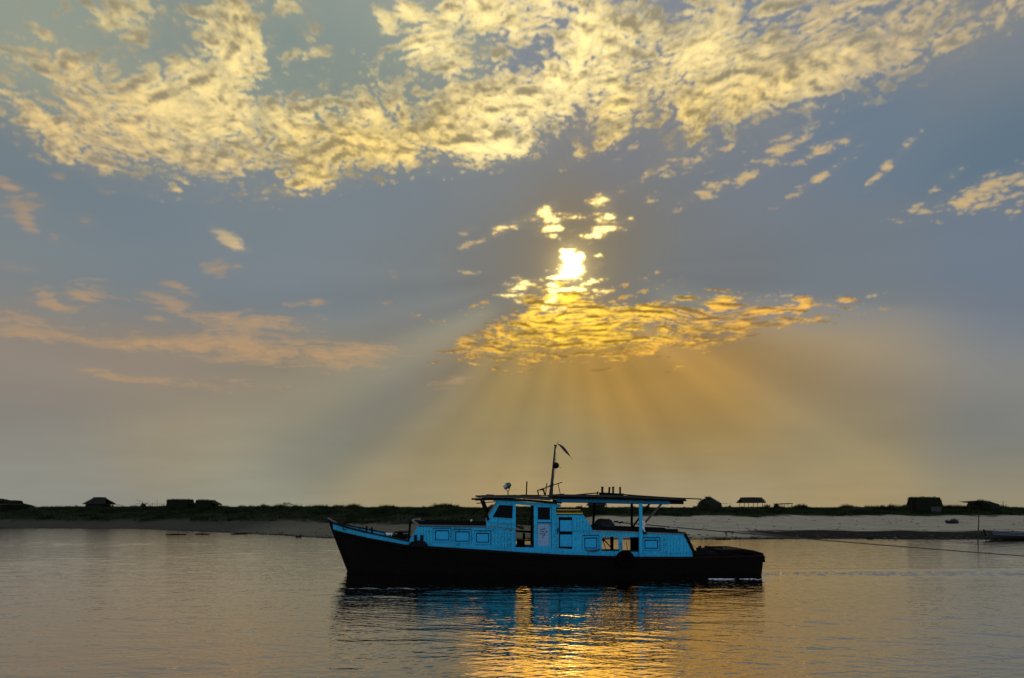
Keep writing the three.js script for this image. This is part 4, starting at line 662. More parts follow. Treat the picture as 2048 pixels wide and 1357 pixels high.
{ const m = part('loose_board', box(-0.13, 0.13, -0.035, 0.035, -0.1, 0.1), M.white); m.rotation.z = -0.12; m.position.set(...onBoat(-4.849, 1.574, 0.62)); tag(m, 'short white board lying behind the bow bulwark', 'board'); }
{ // poles and planks lying on the roofs
  const m = part('bamboo_pole', tube([[2.529, 3.122, 0.25], [3.031, 3.170, 0.25], [3.573, 3.198, 0.4], [5.018, 3.090, 0.45], [6.343, 3.009, 0.4], [7.568, 2.957, 0.3]], 0.026, 40, 6), M.dark); m.position.set(...BOAT); tag(m, 'long bent bamboo pole lying along the after canopy roof', 'pole');
  const a = part('roof_plank', [bar([-1.428, 3.031, 0.9], [-0.411, 3.066, 0.8], 0.022, 0.12)], M.board); a.position.set(...BOAT); tag(a, 'thin loose plank jutting over the front of the wheelhouse roof', 'plank');
  const b = part('roof_plank', [bar([-1.051, 3.113, 0], [-0.768, 3.097, 0.1], 0.03, 0.2)], M.board); b.position.set(...BOAT); tag(b, 'short loose plank ahead of the searchlight on the wheelhouse roof', 'plank');
  const c = part('roof_plank', [bar([0.364, 3.121, 0.2], [1.638, 3.097, 0.2], 0.035, 0.24)], M.dark); c.position.set(...BOAT); tag(c, 'dark loose plank lying at the foot of the mast frame', 'plank');
}
{ const m = part('mooring_line', [tube([[2.823, 1.034, 1.2], [2.920, 0.965, 1.2], [3.094, 0.926, 1.2], [3.288, 0.945, 1.2], [3.404, 0.996, 1.2]], 0.016, 20, 5), tube([[3.017, 0.976, 1.22], [3.210, 0.992, 1.22], [3.384, 1.023, 1.2]], 0.014, 16, 5)], M.rope); m.position.set(...BOAT); tag(m, 'slack rope looped on the blue wall under a shut hatch', 'rope'); }
{ // long line running from the boat to the right
  const a = onBoat(4.165, 2.034, 0), b = [33.5, -0.2, -27.8], at = (t, dx = 0, dy = 0) => [lerp(a[0], b[0], t) + dx, lerp(a[1], b[1], t) - 0.12 * Math.sin(Math.PI * t) + dy, lerp(a[2], b[2], t)];
  const t = thing('tow_rope', 'long taut rope running from the boat canopy over the sandy shore to the right', 'rope', a), rel = (p) => [p[0] - a[0], p[1] - a[1], p[2] - a[2]];
  part('rope', tube([0, 0.1, 0.2, 0.35, 0.5, 0.65, 0.8, 1].map((u) => rel(at(u))), 0.021, 80, 5), M.rope, t);
  const f = 0.152; part('knot', [tube([[-0.05, 0, 0], [0, 0.02, 0.03], [0.05, -0.02, 0], [0.09, 0.01, -0.02], [0.25, -0.005, 0.01], [0.36, 0.01, 0]].map(([x, y, z]) => rel(at(f, x, y))), 0.028, 20, 6), tube([[0.0, 0, 0], [0.04, -0.06, 0], [0.08, -0.16, 0]].map(([x, y]) => rel(at(f, x, y))), 0.03, 10, 6), tube([[0.36, 0, 0], [0.33, -0.05, 0], [0.27, -0.10, 0]].map(([x, y]) => rel(at(f, x, y))), 0.02, 10, 6)], M.rope, t);
}

// ---------------------------------------------------------------- huts of poles and thatch on the bank
const quad = (a, b, c, d) => { const g = new THREE.BufferGeometry(); g.setAttribute('position', new THREE.Float32BufferAttribute([...a, ...b, ...c, ...a, ...c, ...d], 3)); g.setAttribute('uv', new THREE.Float32BufferAttribute([0, 0, 1, 0, 1, 1, 0, 0, 1, 1, 0, 1], 2)); g.computeVertexNormals(); return g; };
const mix3 = (a, b, t) => [lerp(a[0], b[0], t), lerp(a[1], b[1], t), lerp(a[2], b[2], t)];
function slab(a, b, c, d, t = 0.09) {   // a thick sheet under the quad a b c d
  const n = V(...b).sub(V(...a)).cross(V(...d).sub(V(...a))).normalize().multiplyScalar(-t), dn = (p) => [p[0] + n.x, p[1] + n.y, p[2] + n.z], A = dn(a), B = dn(b), C = dn(c), D = dn(d);
  return join([quad(a, b, c, d), quad(A, D, C, B), quad(a, A, B, b), quad(b, B, C, c), quad(c, C, D, d), quad(d, D, A, a)]);
}
function straw(a, b, c, d, n, r, over = 0.22, lift = 0.05) {   // stalks laid down the slope from d-c to a-b, hanging over the eave and the ends
  const pos = [], nrm = V(...b).sub(V(...a)).cross(V(...d).sub(V(...a))).normalize();
  for (let i = 0; i < n; i++) {
    const u = -0.03 + 1.06 * r(), t = Math.pow(r(), 0.8), p = mix3(mix3(a, b, u), mix3(d, c, u), t), q = mix3(mix3(a, b, u + 0.05 * (r() - 0.5)), mix3(d, c, u), t), dir = V(...mix3(a, b, u)).sub(V(...mix3(d, c, u))).normalize(), len = 0.3 + 0.35 * r(), w = 0.02 + 0.03 * r();
    const along = V(...b).sub(V(...a)).normalize().multiplyScalar(w), up = nrm.clone().multiplyScalar(0.015 + lift * r()), tip = V(...q).addScaledVector(dir, len * (t < 0.25 ? over * 2.2 : 0.8)).addScaledVector(nrm, 0.02 + lift * 1.5 * (r() - 0.2));
    const o = V(...p).add(up); pos.push(o.x - along.x, o.y - along.y, o.z - along.z, o.x + along.x, o.y + along.y, o.z + along.z, tip.x, tip.y, tip.z);
  }
  const g = new THREE.BufferGeometry(); g.setAttribute('position', new THREE.Float32BufferAttribute(pos, 3)); g.setAttribute('uv', new THREE.Float32BufferAttribute(new Float32Array(pos.length / 3 * 2), 2)); g.computeVertexNormals(); return g;
}
function shaggy(w, h, dep, seed, n, top = 0.7, lean = 0, sq = 0.35) {   // a rounded heap of thatch or brush: lumpy core with stalks standing off it
  const r = rng(seed), g = new THREE.IcosahedronGeometry(1, 4), p = g.attributes.position, pos = [];
  const form = (v) => { const k = 1 + 0.16 * noise(v.x * 2.3 + seed, v.y * 2.3 + v.z * 1.7) + 0.09 * noise(v.x * 6 + seed, v.y * 6 + v.z * 4), q = Math.max(Math.abs(v.x), Math.abs(v.y), 0.3), s = lerp(1, 1 / q, sq); const y = Math.max(v.y, -0.1); return V((v.x * s * k * (1 - (1 - top) * Math.max(0, y)) + lean * y) * w / 2, y * s * k * h, v.z * s * k * dep / 2); };
  for (let i = 0; i < p.count; i++) { const v = form(V(p.getX(i), p.getY(i), p.getZ(i))); p.setXYZ(i, v.x, v.y, v.z); }
  g.computeVertexNormals(); g.deleteAttribute('uv');
  for (let i = 0; i < n; i++) { const a = r() * 6.283, y = r() * 1.05 - 0.05, q = Math.sqrt(Math.max(0, 1 - y * y)), o = form(V(Math.cos(a) * q, y, Math.sin(a) * q)), dn = V(Math.cos(a) * 0.25 + (r() - 0.5) * 0.5, 0.25 * (r() - 0.6) + 0.4 * y, Math.sin(a) * 0.25 + (r() - 0.5) * 0.5).multiplyScalar(0.45 + 0.3 * r()), s = 0.03 + 0.03 * r(); pos.push(o.x - s, o.y, o.z, o.x + s, o.y + s, o.z, o.x + dn.x, o.y + dn.y, o.z + dn.z); }
  const b = new THREE.BufferGeometry(); b.setAttribute('position', new THREE.Float32BufferAttribute(pos, 3)); b.computeVertexNormals();
  return join([plain(g), b]);
}
const standOn = (x, z, sink = 0.05) => [x, ground(x, z) - sink, z];
function gableHut(name, label, x, D, w, dep, wallH, roofH, mat, o = {}) {
  const t = thing(name, label, 'hut', standOn(x, -D), o.turn ?? 0, o.group), r = rng(o.seed ?? 9), lift = o.lift ?? 0, e = 0.35, rw = (o.ridge ?? 0.86) * w / 2;
  const posts = []; for (const sx of [-1, 0, 1]) for (const sz of [-1, 1]) posts.push([sx * w / 2 * 0.94, sz * dep / 2 * 0.94]);
  for (const [px, pz] of posts) part('post', pole([px, -0.2, pz], [px * (1 + 0.02 * r()), wallH + 0.05, pz], 0.05, 0.04, 6), M.bamboo, t);
  if (o.floor) part('floor', box(-w / 2, w / 2, lift - 0.06, lift, -dep / 2, dep / 2), M.bamboo, t);
  if (o.walls !== false) {
    const lo = lift + 0.02, x1 = o.wallTo ?? 1;
    for (const sz of [-1, 1]) part('wall', [box(-w / 2, w / 2 * x1, lo, wallH, sz * dep / 2 - 0.03, sz * dep / 2 + 0.03)], M.thatch, t);
    part('wall', box(-w / 2 - 0.03, -w / 2 + 0.03, lo, wallH, -dep / 2 + 0.04, dep / 2 - 0.04), M.thatch, t); if (x1 === 1) part('wall', box(w / 2 - 0.03, w / 2 + 0.03, lo, wallH, -dep / 2 + 0.04, dep / 2 - 0.04), M.thatch, t);
  }
  const y0 = wallH - 0.22, y1 = wallH + roofH, f = [[-w / 2 - e, y0, dep / 2 + e], [w / 2 + e, y0, dep / 2 + e], [rw, y1, 0], [-rw, y1, 0]], b = [[w / 2 + e, y0, -dep / 2 - e], [-w / 2 - e, y0, -dep / 2 - e], [-rw, y1, 0.001], [rw, y1, 0.001]];
  const roof = part('thatch_roof', [slab(...f), slab(...b), straw(...f, o.stalks ?? 320, r), straw(...b, 160, r)], mat, t);
  part('ridge', [tube([[-rw - 0.12, y1 + 0.02, 0], [0, y1 + 0.04 + 0.03 * r(), 0], [rw + 0.12, y1 + 0.02, 0]], 0.08, 10, 6)], mat, roof);
  return t;
}
const HUTS = 'thatched huts along the far bank';
{
  let t = gableHut('thatch_hut', 'gabled thatch hut with an open pole porch, second hut from the left', -72.79, 120, 3.3, 2.6, 1.25, 0.85, M.thatch, { seed: 3, ridge: 0.62, floor: true, lift: 0.45, wallTo: 0.72 });
  part('porch_rail', pole([1.6, 0.84, 1.1], [4.3, 0.86, 1.1], 0.035), M.bamboo, t); for (const px of [2.2, 3.0, 3.7]) part('porch_post', pole([px, -0.2, 1.1], [px, 0.88, 1.1], 0.03), M.bamboo, t);
  t = thing('shaggy_hut', 'dark stepped thatch hut cut by the left edge of the picture', 'hut', standOn(-86.32, -116));
  { const g = shaggy(3.0, 2.05, 3, 12, 260, 0.92, 0, 0.9); g.translate(-1.1, -0.1, 0); part('thatch', g, M.thatchGreen, t); const g2 = shaggy(3.4, 1.32, 2.6, 13, 200, 0.95, 0, 0.9); g2.translate(1.1, -0.05, 0); part('lean_to', g2, M.thatchGreen, t); }
  const block = (t, w, h, tw, seed, sag = 0) => {   // four sloping thatched sides and a flat ragged top
    const r = rng(seed), b = w / 2, L0 = h + 0.03, R0 = h - sag, f = [[-b, 0.15, 1.4], [b, 0.15, 1.4], [tw, R0, 1.1], [-tw, L0, 1.1]], L = [[-b, 0.15, -1.4], [-b, 0.15, 1.4], [-tw, L0, 1.1], [-tw, L0, -1.1]], R = [[b, 0.15, 1.4], [b, 0.15, -1.4], [tw, R0, -1.1], [tw, R0, 1.1]], B = [[b, 0.15, -1.4], [-b, 0.15, -1.4], [-tw, L0, -1.1], [tw, R0, -1.1]], T = [[-tw, L0, 1.1], [tw, R0, 1.1], [tw, R0 + 0.06, -1.1], [-tw, L0 + 0.06, -1.1]];
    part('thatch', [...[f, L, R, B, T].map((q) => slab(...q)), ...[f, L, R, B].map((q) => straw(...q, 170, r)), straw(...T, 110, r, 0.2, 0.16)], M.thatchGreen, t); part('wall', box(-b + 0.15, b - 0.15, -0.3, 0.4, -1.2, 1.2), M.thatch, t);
  };
  t = thing('block_hut', 'square overgrown thatch hut, left of the close pair of huts', 'hut', standOn(-55.57, -114)); block(t, 3.7, 1.72, 1.66, 31); part('eave', slab([1.6, 1.2, 1.0], [2.1, 1.05, 1.0], [2.05, 1.1, -1.0], [1.6, 1.3, -1.0]), M.thatchGreen, t);
  t = thing('block_hut', 'overgrown thatch hut with a sloping right end, right of the close pair of huts', 'hut', standOn(-53.55, -119)); block(t, 3.1, 1.66, 1.22, 37, 0.06);
  part('lean_to', slab([1.1, 1.52, 1.1], [2.35, 0.95, 1.1], [2.35, 1.0, -1.1], [1.1, 1.6, -1.1], 0.14), M.thatchGreen, t); part('pole', pole([2.2, -0.2, 1], [2.25, 1.3, 1], 0.03), M.bamboo, t);
  t = thing('pole_rack', 'spindly rack of crossed poles standing among grass between two huts', 'rack', standOn(-62.12, -118));
  for (const [a, b] of [[[-1.6, 0.95, 0], [1.9, 1.0, 0.1]], [[-0.3, -0.2, 0], [-0.25, 1.25, 0]], [[0.5, -0.2, 0], [0.55, 1.75, 0]], [[1.35, -0.2, 0], [1.8, 1.05, 0]], [[1.95, -0.2, 0], [1.5, 1.0, 0]], [[-0.9, 0.55, 0.1], [1.6, 0.6, 0.1]]]) part('pole', pole(a, b, 0.032, 0.022), M.bamboo, t);
  t = thing('thatch_shelter', 'small ragged shelter with poles sticking out of its top, left of the pole rack', 'shelter', standOn(-63.95, -118));
  part('thatch', shaggy(0.85, 0.95, 0.9, 44, 90, 0.85), M.thatchGreen, t); for (const [a, b] of [[[-1.2, 1.65, 0], [0.8, 0.9, 0]], [[-1.3, 0.95, 0.1], [0.7, 0.95, 0.1]], [[0.2, 0.8, 0], [1.0, 1.35, 0]]]) part('pole', pole(a, b, 0.03, 0.02), M.bamboo, t);
  gableHut('thatch_hut', 'squat thatch hut seen through the open after deck of the boat', 14.66, 118, 2.5, 2.4, 1.0, 0.75, M.thatch, { seed: 15, ridge: 0.8 });
  t = thing('shaggy_hut', 'round haystack-shaped thatch hut right of the boat canopy', 'hut', standOn(32.61, -112));
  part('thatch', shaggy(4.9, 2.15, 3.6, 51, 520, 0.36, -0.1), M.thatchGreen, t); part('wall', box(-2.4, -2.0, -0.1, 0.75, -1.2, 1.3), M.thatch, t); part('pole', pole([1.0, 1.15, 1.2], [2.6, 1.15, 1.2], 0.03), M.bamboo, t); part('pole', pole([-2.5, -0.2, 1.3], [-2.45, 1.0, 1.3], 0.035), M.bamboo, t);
  t = gableHut('stilt_hut', 'open hut on posts with a straight pale thatch roof, nothing but sky beneath it', 40.07, 114, 3.2, 2.4, 1.55, 0.55, M.thatch, { seed: 23, ridge: 1.08, walls: false, stalks: 420 });
  part('platform', box(-1.5, 1.5, 0.55, 0.60, -1.0, 1.0), M.bamboo, t); part('crate', box(1.15, 1.75, -0.1, 0.42, 0.6, 1.2), M.dark, t); part('bundle', (() => { const g = shaggy(0.7, 0.45, 0.6, 77, 30); g.translate(-1.6, 0, 0.8); return g; })(), M.thatchGreen, t);
  t = thing('rail_fence', 'low rail fence of thin poles between the round hut and the open hut', 'fence', standOn(36.64, -113));
  part('rail', pole([-1.3, 0.62, 0], [1.6, 0.60, 0], 0.026), M.bamboo, t); for (const px of [-1.15, -0.35, 0.7, 1.45]) part('post', pole([px, -0.2, 0], [px + 0.03, px === -0.35 ? 1.25 : 0.7, 0], 0.024), M.bamboo, t);
  t = thing('thatch_shelter', 'low lean-to shelter with a flat pole roof, right of the open hut', 'shelter', standOn(45.18, -114));
  part('thatch_roof', [slab([-1.1, 1.0, 0.8], [1.6, 1.12, 0.8], [1.6, 1.15, -0.8], [-1.1, 1.05, -0.8], 0.10), straw([-1.1, 1.0, 0.85], [1.6, 1.12, 0.85], [1.6, 1.15, -0.8], [-1.1, 1.05, -0.8], 160, rng(8))], M.thatch, t); for (const px of [0.2, 0.8, 1.45]) part('post', pole([px, -0.2, 0.7], [px, 1.08, 0.7], 0.04), M.bamboo, t);
  part('brush', (() => { const g = shaggy(1.1, 0.95, 1.2, 81, 120, 0.5); g.translate(-0.8, 0, 0); return g; })(), M.thatchGreen, t); for (const [a, b] of [[[-2.6, -0.1, 0], [-1.8, 0.9, 0]], [[-2.0, -0.1, 0.2], [-2.5, 1.0, 0.2]]]) part('pole', pole(a, b, 0.025), M.bamboo, t);
  t = thing('block_hut', 'tall square dark thatch hut with pole frames on both sides', 'hut', standOn(65.51, -108));
  { const w = 4.1, h = 2.32, r = rng(61), tw = 1.78, f = [[-w / 2 - 0.1, 0.3, 1.5], [w / 2 + 0.15, 0.3, 1.5], [tw, h, 1.1], [-tw - 0.12, h, 1.1]], L = [[-w / 2 - 0.1, 0.3, -1.5], [-w / 2 - 0.1, 0.3, 1.5], [-tw - 0.12, h, 1.1], [-tw - 0.12, h, -1.1]], R = [[w / 2 + 0.15, 0.3, 1.5], [w / 2 + 0.15, 0.3, -1.5], [tw, h, -1.1], [tw, h, 1.1]], B = [[w / 2 + 0.15, 0.3, -1.5], [-w / 2 - 0.1, 0.3, -1.5], [-tw - 0.12, h, -1.1], [tw, h, -1.1]], T = [[-tw - 0.12, h, 1.1], [tw, h, 1.1], [tw, h + 0.1, -1.1], [-tw - 0.12, h + 0.1, -1.1]];
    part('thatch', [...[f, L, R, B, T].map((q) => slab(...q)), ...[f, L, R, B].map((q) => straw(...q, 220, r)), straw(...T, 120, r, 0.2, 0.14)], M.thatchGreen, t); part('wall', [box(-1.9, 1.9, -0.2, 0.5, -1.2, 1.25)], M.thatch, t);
    part('door_mat', box(0.15, 1.75, -0.1, 0.85, 1.46, 1.52), std(RGB(0.045, 0.042, 0.037), 0.9), t);
    for (const [a, b] of [[[-2.4, -0.2, 0.6], [-2.4, 1.85, 0.6]], [[-3.2, 1.0, 0.6], [-2.0, 0.95, 0.6]], [[-2.9, -0.2, 0.6], [-2.9, 1.0, 0.6]], [[-2.6, 1.85, 0.6], [-1.8, 1.85, 0.6]], [[2.3, 0.9, 0.6], [2.75, 0.9, 0.6]], [[2.72, -0.2, 0.6], [2.72, 1.0, 0.6]], [[2.4, -0.2, 0.6], [2.45, 1.0, 0.6]]]) part('pole', pole(a, b, 0.03), M.bamboo, t); }
  t = thing('dome_shelter', 'half-round thatch shelter with an open slatted porch on its left, far right of the bank', 'shelter', standOn(75.38, -110));
  { const g = shaggy(1.9, 1.75, 2.4, 91, 300, 0.80, -0.12, 0.7); g.translate(0.75, 0, 0); part('thatch', g, M.thatchGreen, t); }
  part('porch_roof', [slab([-2.4, 1.55, 1], [0.6, 1.74, 1], [0.6, 1.78, -1], [-2.0, 1.65, -1], 0.14), straw([-2.2, 1.55, 1.05], [0.6, 1.74, 1.05], [0.6, 1.78, -1], [-2.0, 1.65, -1], 130, rng(17))], M.thatchGreen, t); for (const px of [-1.95, -1.4, -1.05, -0.75, -0.5]) part('post', pole([px, -0.2, 0.8], [px + 0.04, 1.62, 0.8], px < -1.9 ? 0.045 : 0.025), M.bamboo, t); part('rail', pole([-2.0, 0.85, 0.82], [-0.3, 0.8, 0.82], 0.022), M.bamboo, t); part('pole', pole([-3.6, 1.62, 0.9], [-1.2, 1.58, 0.9], 0.035), M.bamboo, t);
  const sp = part('stake', pole([0, -0.2, 0], [0.02, 1.75, 0], 0.045, 0.035, 6), M.bamboo); sp.position.set(...standOn(80.87, -112)); tag(sp, 'thick upright stake in the grass right of the half-round shelter', 'stake');
  for (const [x, h, l] of [[80.26, 0.95, 'thin short stake just right of the half-round shelter'], [81.73, 1.1, 'thin stake close to the left of the thick stake'], [62.09, 1.0, 'thin stake rising from the brush pile left of the tall square hut']]) { const s = part('stake', pole([0, -0.2, 0], [0.03, h, 0], 0.024, 0.018, 6), M.bamboo); s.position.set(...standOn(x, -112.5)); tag(s, l, 'stake'); }
}
// shrubs and brush piles
function shrub(label, x, D, w, h, seed, category = 'shrub', tint = 0) {
  const t = thing(category === 'shrub' ? 'shrub' : 'brush_pile', label, category, standOn(x, -D)), r = rng(seed), pos = [], n = Math.round(420 * w * h + 120);
  for (let i = 0; i < n; i++) {
    const a = r() * 6.283, q = Math.sqrt(r()), y = Math.pow(r(), 0.75) * h * (1 - 0.5 * q * q) * (0.75 + 0.5 * noise(Math.cos(a) * q * 2 + seed, 1.5)), x0 = Math.cos(a) * q * w / 2, z0 = Math.sin(a) * q * 0.5, s = 0.05 + 0.07 * r(), u = V(r() - 0.5, r() * 0.9, r() - 0.5).normalize().multiplyScalar(s * 2.2), v = V(r() - 0.5, r() - 0.5, r() - 0.5).normalize().multiplyScalar(s * 0.6);
    pos.push(x0 - v.x, y - v.y, z0 - v.z, x0 + v.x, y + v.y, z0 + v.z, x0 + u.x, y + u.y, z0 + u.z);
  }
  const g = new THREE.BufferGeometry(); g.setAttribute('position', new THREE.Float32BufferAttribute(pos, 3)); g.computeVertexNormals();
  part('foliage', g, tint ? M.thatchGreen : M.leaf, t);
  const st = []; for (let i = 0; i < 5; i++) { const a = i * 1.257; st.push(pole([Math.cos(a) * 0.1, -0.1, Math.sin(a) * 0.1], [Math.cos(a) * w * 0.3, h * 0.7, Math.sin(a) * 0.3], 0.018, 0.008, 5)); } part('stem', st, M.bamboo, t);
}
M.stripe = matt(RGB(0.20, 0.21, 0.27), 0.7, 0.3);
M.leaf = new THREE.MeshPhysicalMaterial({ color: RGB(0.018, 0.030, 0.007), roughness: 0.8, transmission: 0.3, thickness: 0, side: THREE.DoubleSide });
shrub('tall clump of dark reeds right of the hut at the left edge', -78.98, 112, 1.7, 0.95, 5);
shrub('low dark bush on the bank right of the overgrown pair of huts', -43.81, 112, 1.6, 0.50, 6);
shrub('bushy mound growing against the right side of the round hut', 35.10, 109, 1.9, 0.95, 7);
shrub('round bush growing below the open hut on posts', 39.07, 110, 2.0, 0.75, 8);
shrub('broad tall clump of reeds on the bank between the lean-to and the square hut', 55.89, 110, 4.8, 0.85, 9);
shrub('bush on the bank just left of the round hut', 27.59, 111, 2.6, 0.75, 10);
shrub('low brush heap left of the tall square hut', 61.38, 111, 2.0, 0.62, 11, 'brush pile', 1);
shrub('bush seen under the boat canopy between its posts', 18.12, 110, 2.6, 0.85, 14);
shrub('tussock right of the half-round shelter', 79.01, 111, 2.4, 0.35, 15);
{ // far tree: its haze is put into a sparse, thinned-out crown
  const D = 420, t = thing('distant_tree', 'small hazy round-topped tree far beyond the grassy bank', 'tree', [-138.66, 2.0, -D]), r = rng(19), tw = [], pos = [];
  part('trunk', pole([0, -0.3, 0], [0, 1.5, 0], 0.25, 0.18, 8), M.bamboo, t);
  const br = (p, d, l, w, n) => { const q = p.clone().addScaledVector(d, l); tw.push(pole(p.toArray(), q.toArray(), w, w * 0.6, 4)); if (n > 0) for (let i = 0; i < 3; i++) br(q, d.clone().add(V(r() - 0.5, (r() - 0.35) * 0.8, r() - 0.5).multiplyScalar(1.5)).normalize(), l * 0.72, w * 0.6, n - 1); };
  for (let i = 0; i < 7; i++) br(V(0, 1.2, 0), V(Math.cos(i * 0.9), 0.35 + 0.7 * r(), Math.sin(i * 0.9)).normalize(), 1.25, 0.08, 4);
  part('branches', tw, M.bamboo, t);
  for (let i = 0; i < 1500; i++) { const a = r() * 6.283, y = r(), q = Math.sqrt(1 - y * y) * Math.sqrt(r()), x0 = Math.cos(a) * q * 4.2, y0 = 1.0 + y * 2.6, z0 = Math.sin(a) * q * 4.2, s = 0.06; pos.push(x0, y0, z0, x0 + s * (1 + r()), y0 + s * (r() - 0.5), z0 + s, x0 + s * 0.5, y0 + s * 2 * r(), z0); }
  const g = new THREE.BufferGeometry(); g.setAttribute('position', new THREE.Float32BufferAttribute(pos, 3)); g.computeVertexNormals(); part('crown', g, M.leaf, t);
}
// ---------------------------------------------------------------- boats, pole and drift at the far water's edge
function skiff(t, L, b, h, mat, rise = 0.5) {   // open boat, bow towards -x
  const n = 24, pos = [], ix = [], row = 6, st = (u) => { const half = b / 2 * Math.pow(Math.sin(Math.PI * clamp(0.04 + u * 0.80)), 0.7) * (u > 0.9 ? 0.96 : 1), top = h * (1 + rise * Math.pow(1 - u, 2.4) + 0.12 * Math.pow(u, 3)), x = -L / 2 + L * u; return [x, half, top]; };
  for (let i = 0; i <= n; i++) { const [x, half, top] = st(i / n), bow = Math.pow(1 - i / n, 3); for (let k = 0; k < row; k++) { const f = k / (row - 1), a = (f * 2 - 1); pos.push(x + bow * (1 - Math.abs(a)) * L * 0.10, lerp(0, top, Math.pow(Math.abs(a), 1.6)), a * half); } }
  for (let i = 0; i < n; i++) for (let k = 0; k < row - 1; k++) { const a = i * row + k, c = a + row; ix.push(a, a + 1, c, a + 1, c + 1, c); }
  const g = new THREE.BufferGeometry(); g.setAttribute('position', new THREE.Float32BufferAttribute(pos, 3)); g.setIndex(ix); g.computeVertexNormals();
  const m = new THREE.MeshStandardMaterial({ color: mat.color, roughness: 0.6, side: THREE.DoubleSide }); part('hull', g, m, t);
  return st;
}
{
  let t = thing('beached_boat', 'long open boat with pale stripes along its side, drawn up at the right edge', 'boat', [38.72 + 3.5, -0.03, -55.9], 0.06), st = skiff(t, 7.0, 1.5, 0.52, M.dark, 0.55);
  for (const [f, m, n] of [[1.0, M.stripe, 'gunwale'], [0.80, M.stripe, 'stripe'], [0.62, M.stripe, 'stripe']]) { const l = []; for (let i = 1; i < 24; i++) { const a = st(i / 24), b = st((i + 1) / 24), p = ([x, half, top], u) => [x + Math.pow(1 - u, 3) * 0.7 * (1 - f), top * f, half * Math.pow(f, 0.62) + 0.02]; l.push(bar(p(a, i / 24), p(b, (i + 1) / 24), f === 1 ? 0.05 : 0.035, 0.03)); } part(n, l, m, t); }
  part('thwart', [box(-0.1, 0.15, 0.40, 0.44, -0.62, 0.62), box(1.6, 1.85, 0.40, 0.44, -0.66, 0.66)], M.board, t); part('prow', bar([-3.38, 0.3, 0], [-3.62, 0.86, 0], 0.10, 0.08), M.dark, t);
  t = thing('small_skiff', 'small dark skiff with a bundle at its stern lying high on the pale sand', 'boat', standOn(51.71, -80, 0.02), 0.15); skiff(t, 1.7, 0.75, 0.26, M.dark, 0.75);
  part('bundle', (() => { const g = shaggy(0.75, 0.30, 0.5, 66, 40, 0.7); g.translate(0.35, 0.22, 0); return g; })(), M.canvas, t); part('pole', pole([-0.1, 0.45, 0], [1.0, 0.5, 0.1], 0.018), M.bamboo, t);
  const p = part('mooring_pole', pole([-0.05, -0.5, 0], [0.06, 2.12, 0], 0.05, 0.035, 7), M.bamboo); p.position.set(38.12, 0, -55.6); tag(p, 'tall thin pole standing in the water left of the beached boat', 'pole');
  const ring = part('rubber_ring', (() => { const g = new THREE.TorusGeometry(0.115, 0.026, 8, 20); g.scale(0.9, 1.15, 1); g.rotateZ(-0.3); return g; })(), std(RGB(0.16, 0.06, 0.10), 0.6)); ring.position.set(31.26, 0.04, -55.4); tag(ring, 'small purplish ring standing at the edge of the water', 'ring');
  const q = part('shore_line', tube([[34.22, 0.08, -55.8], [33.68, 0.05, -50], [34.64, 0.28, -46], [35.60, 0.5, -43]], 0.012, 30, 4), M.rope); tag(q, 'thin line from the dark mud past the tall pole to the right', 'rope');
}
{ // drift stranded in the shallows
  const r = rng(33), drift = (label, x, z, w, name = 'driftwood', twigs = 5) => {
    const t = thing(name, label, 'driftwood', [x, 0, z], 0.1); part('branch', tube([[-w / 2, 0.0, 0], [-w / 6, 0.05, 0.05], [w / 5, 0.03, -0.04], [w / 2, 0.02, 0]], 0.05, 16, 6), M.dark, t);
    for (let i = 0; i < twigs; i++) { const x0 = (r() - 0.5) * w * 0.8; part('twig', pole([x0, 0.02, 0], [x0 + (r() - 0.3) * 0.35, 0.1 + 0.22 * r(), (r() - 0.5) * 0.3], 0.02, 0.01, 5), M.dark, t); }
  };
  drift('long low driftwood log in the shallows off the left bank', -32.22, -65.2, 1.9, 'driftwood', 1);
  drift('twiggy drift branch just right of the long low log', -30.18, -66.2, 1.4, 'driftwood', 9);
  drift('scattered drift twigs near the waterline left of the bow', -26.70, -66.5, 1.6, 'driftwood', 4);
  drift('flat drift lying at the sandy waterline behind the stern', 17.27, -55.6, 1.3, 'driftwood', 1);
  drift('tuft of drift in the water close to the shore left of the bow', -18.84, -60, 0.5, 'driftwood', 6);
  drift('dark lump of drift at the edge of the dark mud', 29.80, -56.6, 0.6, 'driftwood', 4);
}
// clods and stones along the waterlines, too small to count
{
  const r = rng(91), g = new THREE.IcosahedronGeometry(1, 1), p = g.attributes.position; for (let i = 0; i < p.count; i++) { const k = 1 + 0.35 * noise(p.getX(i) * 2 + 3, p.getY(i) * 2 + p.getZ(i)); p.setXYZ(i, p.getX(i) * k, p.getY(i) * k * 0.6, p.getZ(i) * k); } g.computeVertexNormals();
  const list = []; for (let i = 0; i < 2600; i++) { const x = (r() * 2 - 1) * 62, d = i % 3 ? 0.2 + r() * 3 * r() : r() * 36, z = -(shore(x) + d), s = 0.025 + 0.10 * Math.pow(r(), 3); list.push([x, ground(x, z) + s * 0.1, z, s, r() * 6.28]); }
  const o = new THREE.InstancedMesh(g, std(RGB(0.040, 0.036, 0.028), 0.9), list.length), m = new THREE.Matrix4(), q = new THREE.Quaternion(); o.name = 'rubble'; o.userData = { kind: 'stuff', label: 'small dark clods and stones along the waterline and on the sand', category: 'rubble' };
  list.forEach(([x, y, z, s, a], i) => { q.setFromAxisAngle(V(0, 1, 0), a); m.compose(V(x, y, z), q, V(s * 1.3, s, s)); o.setMatrixAt(i, m); }); o.castShadow = o.receiveShadow = true; scene.add(o);
}
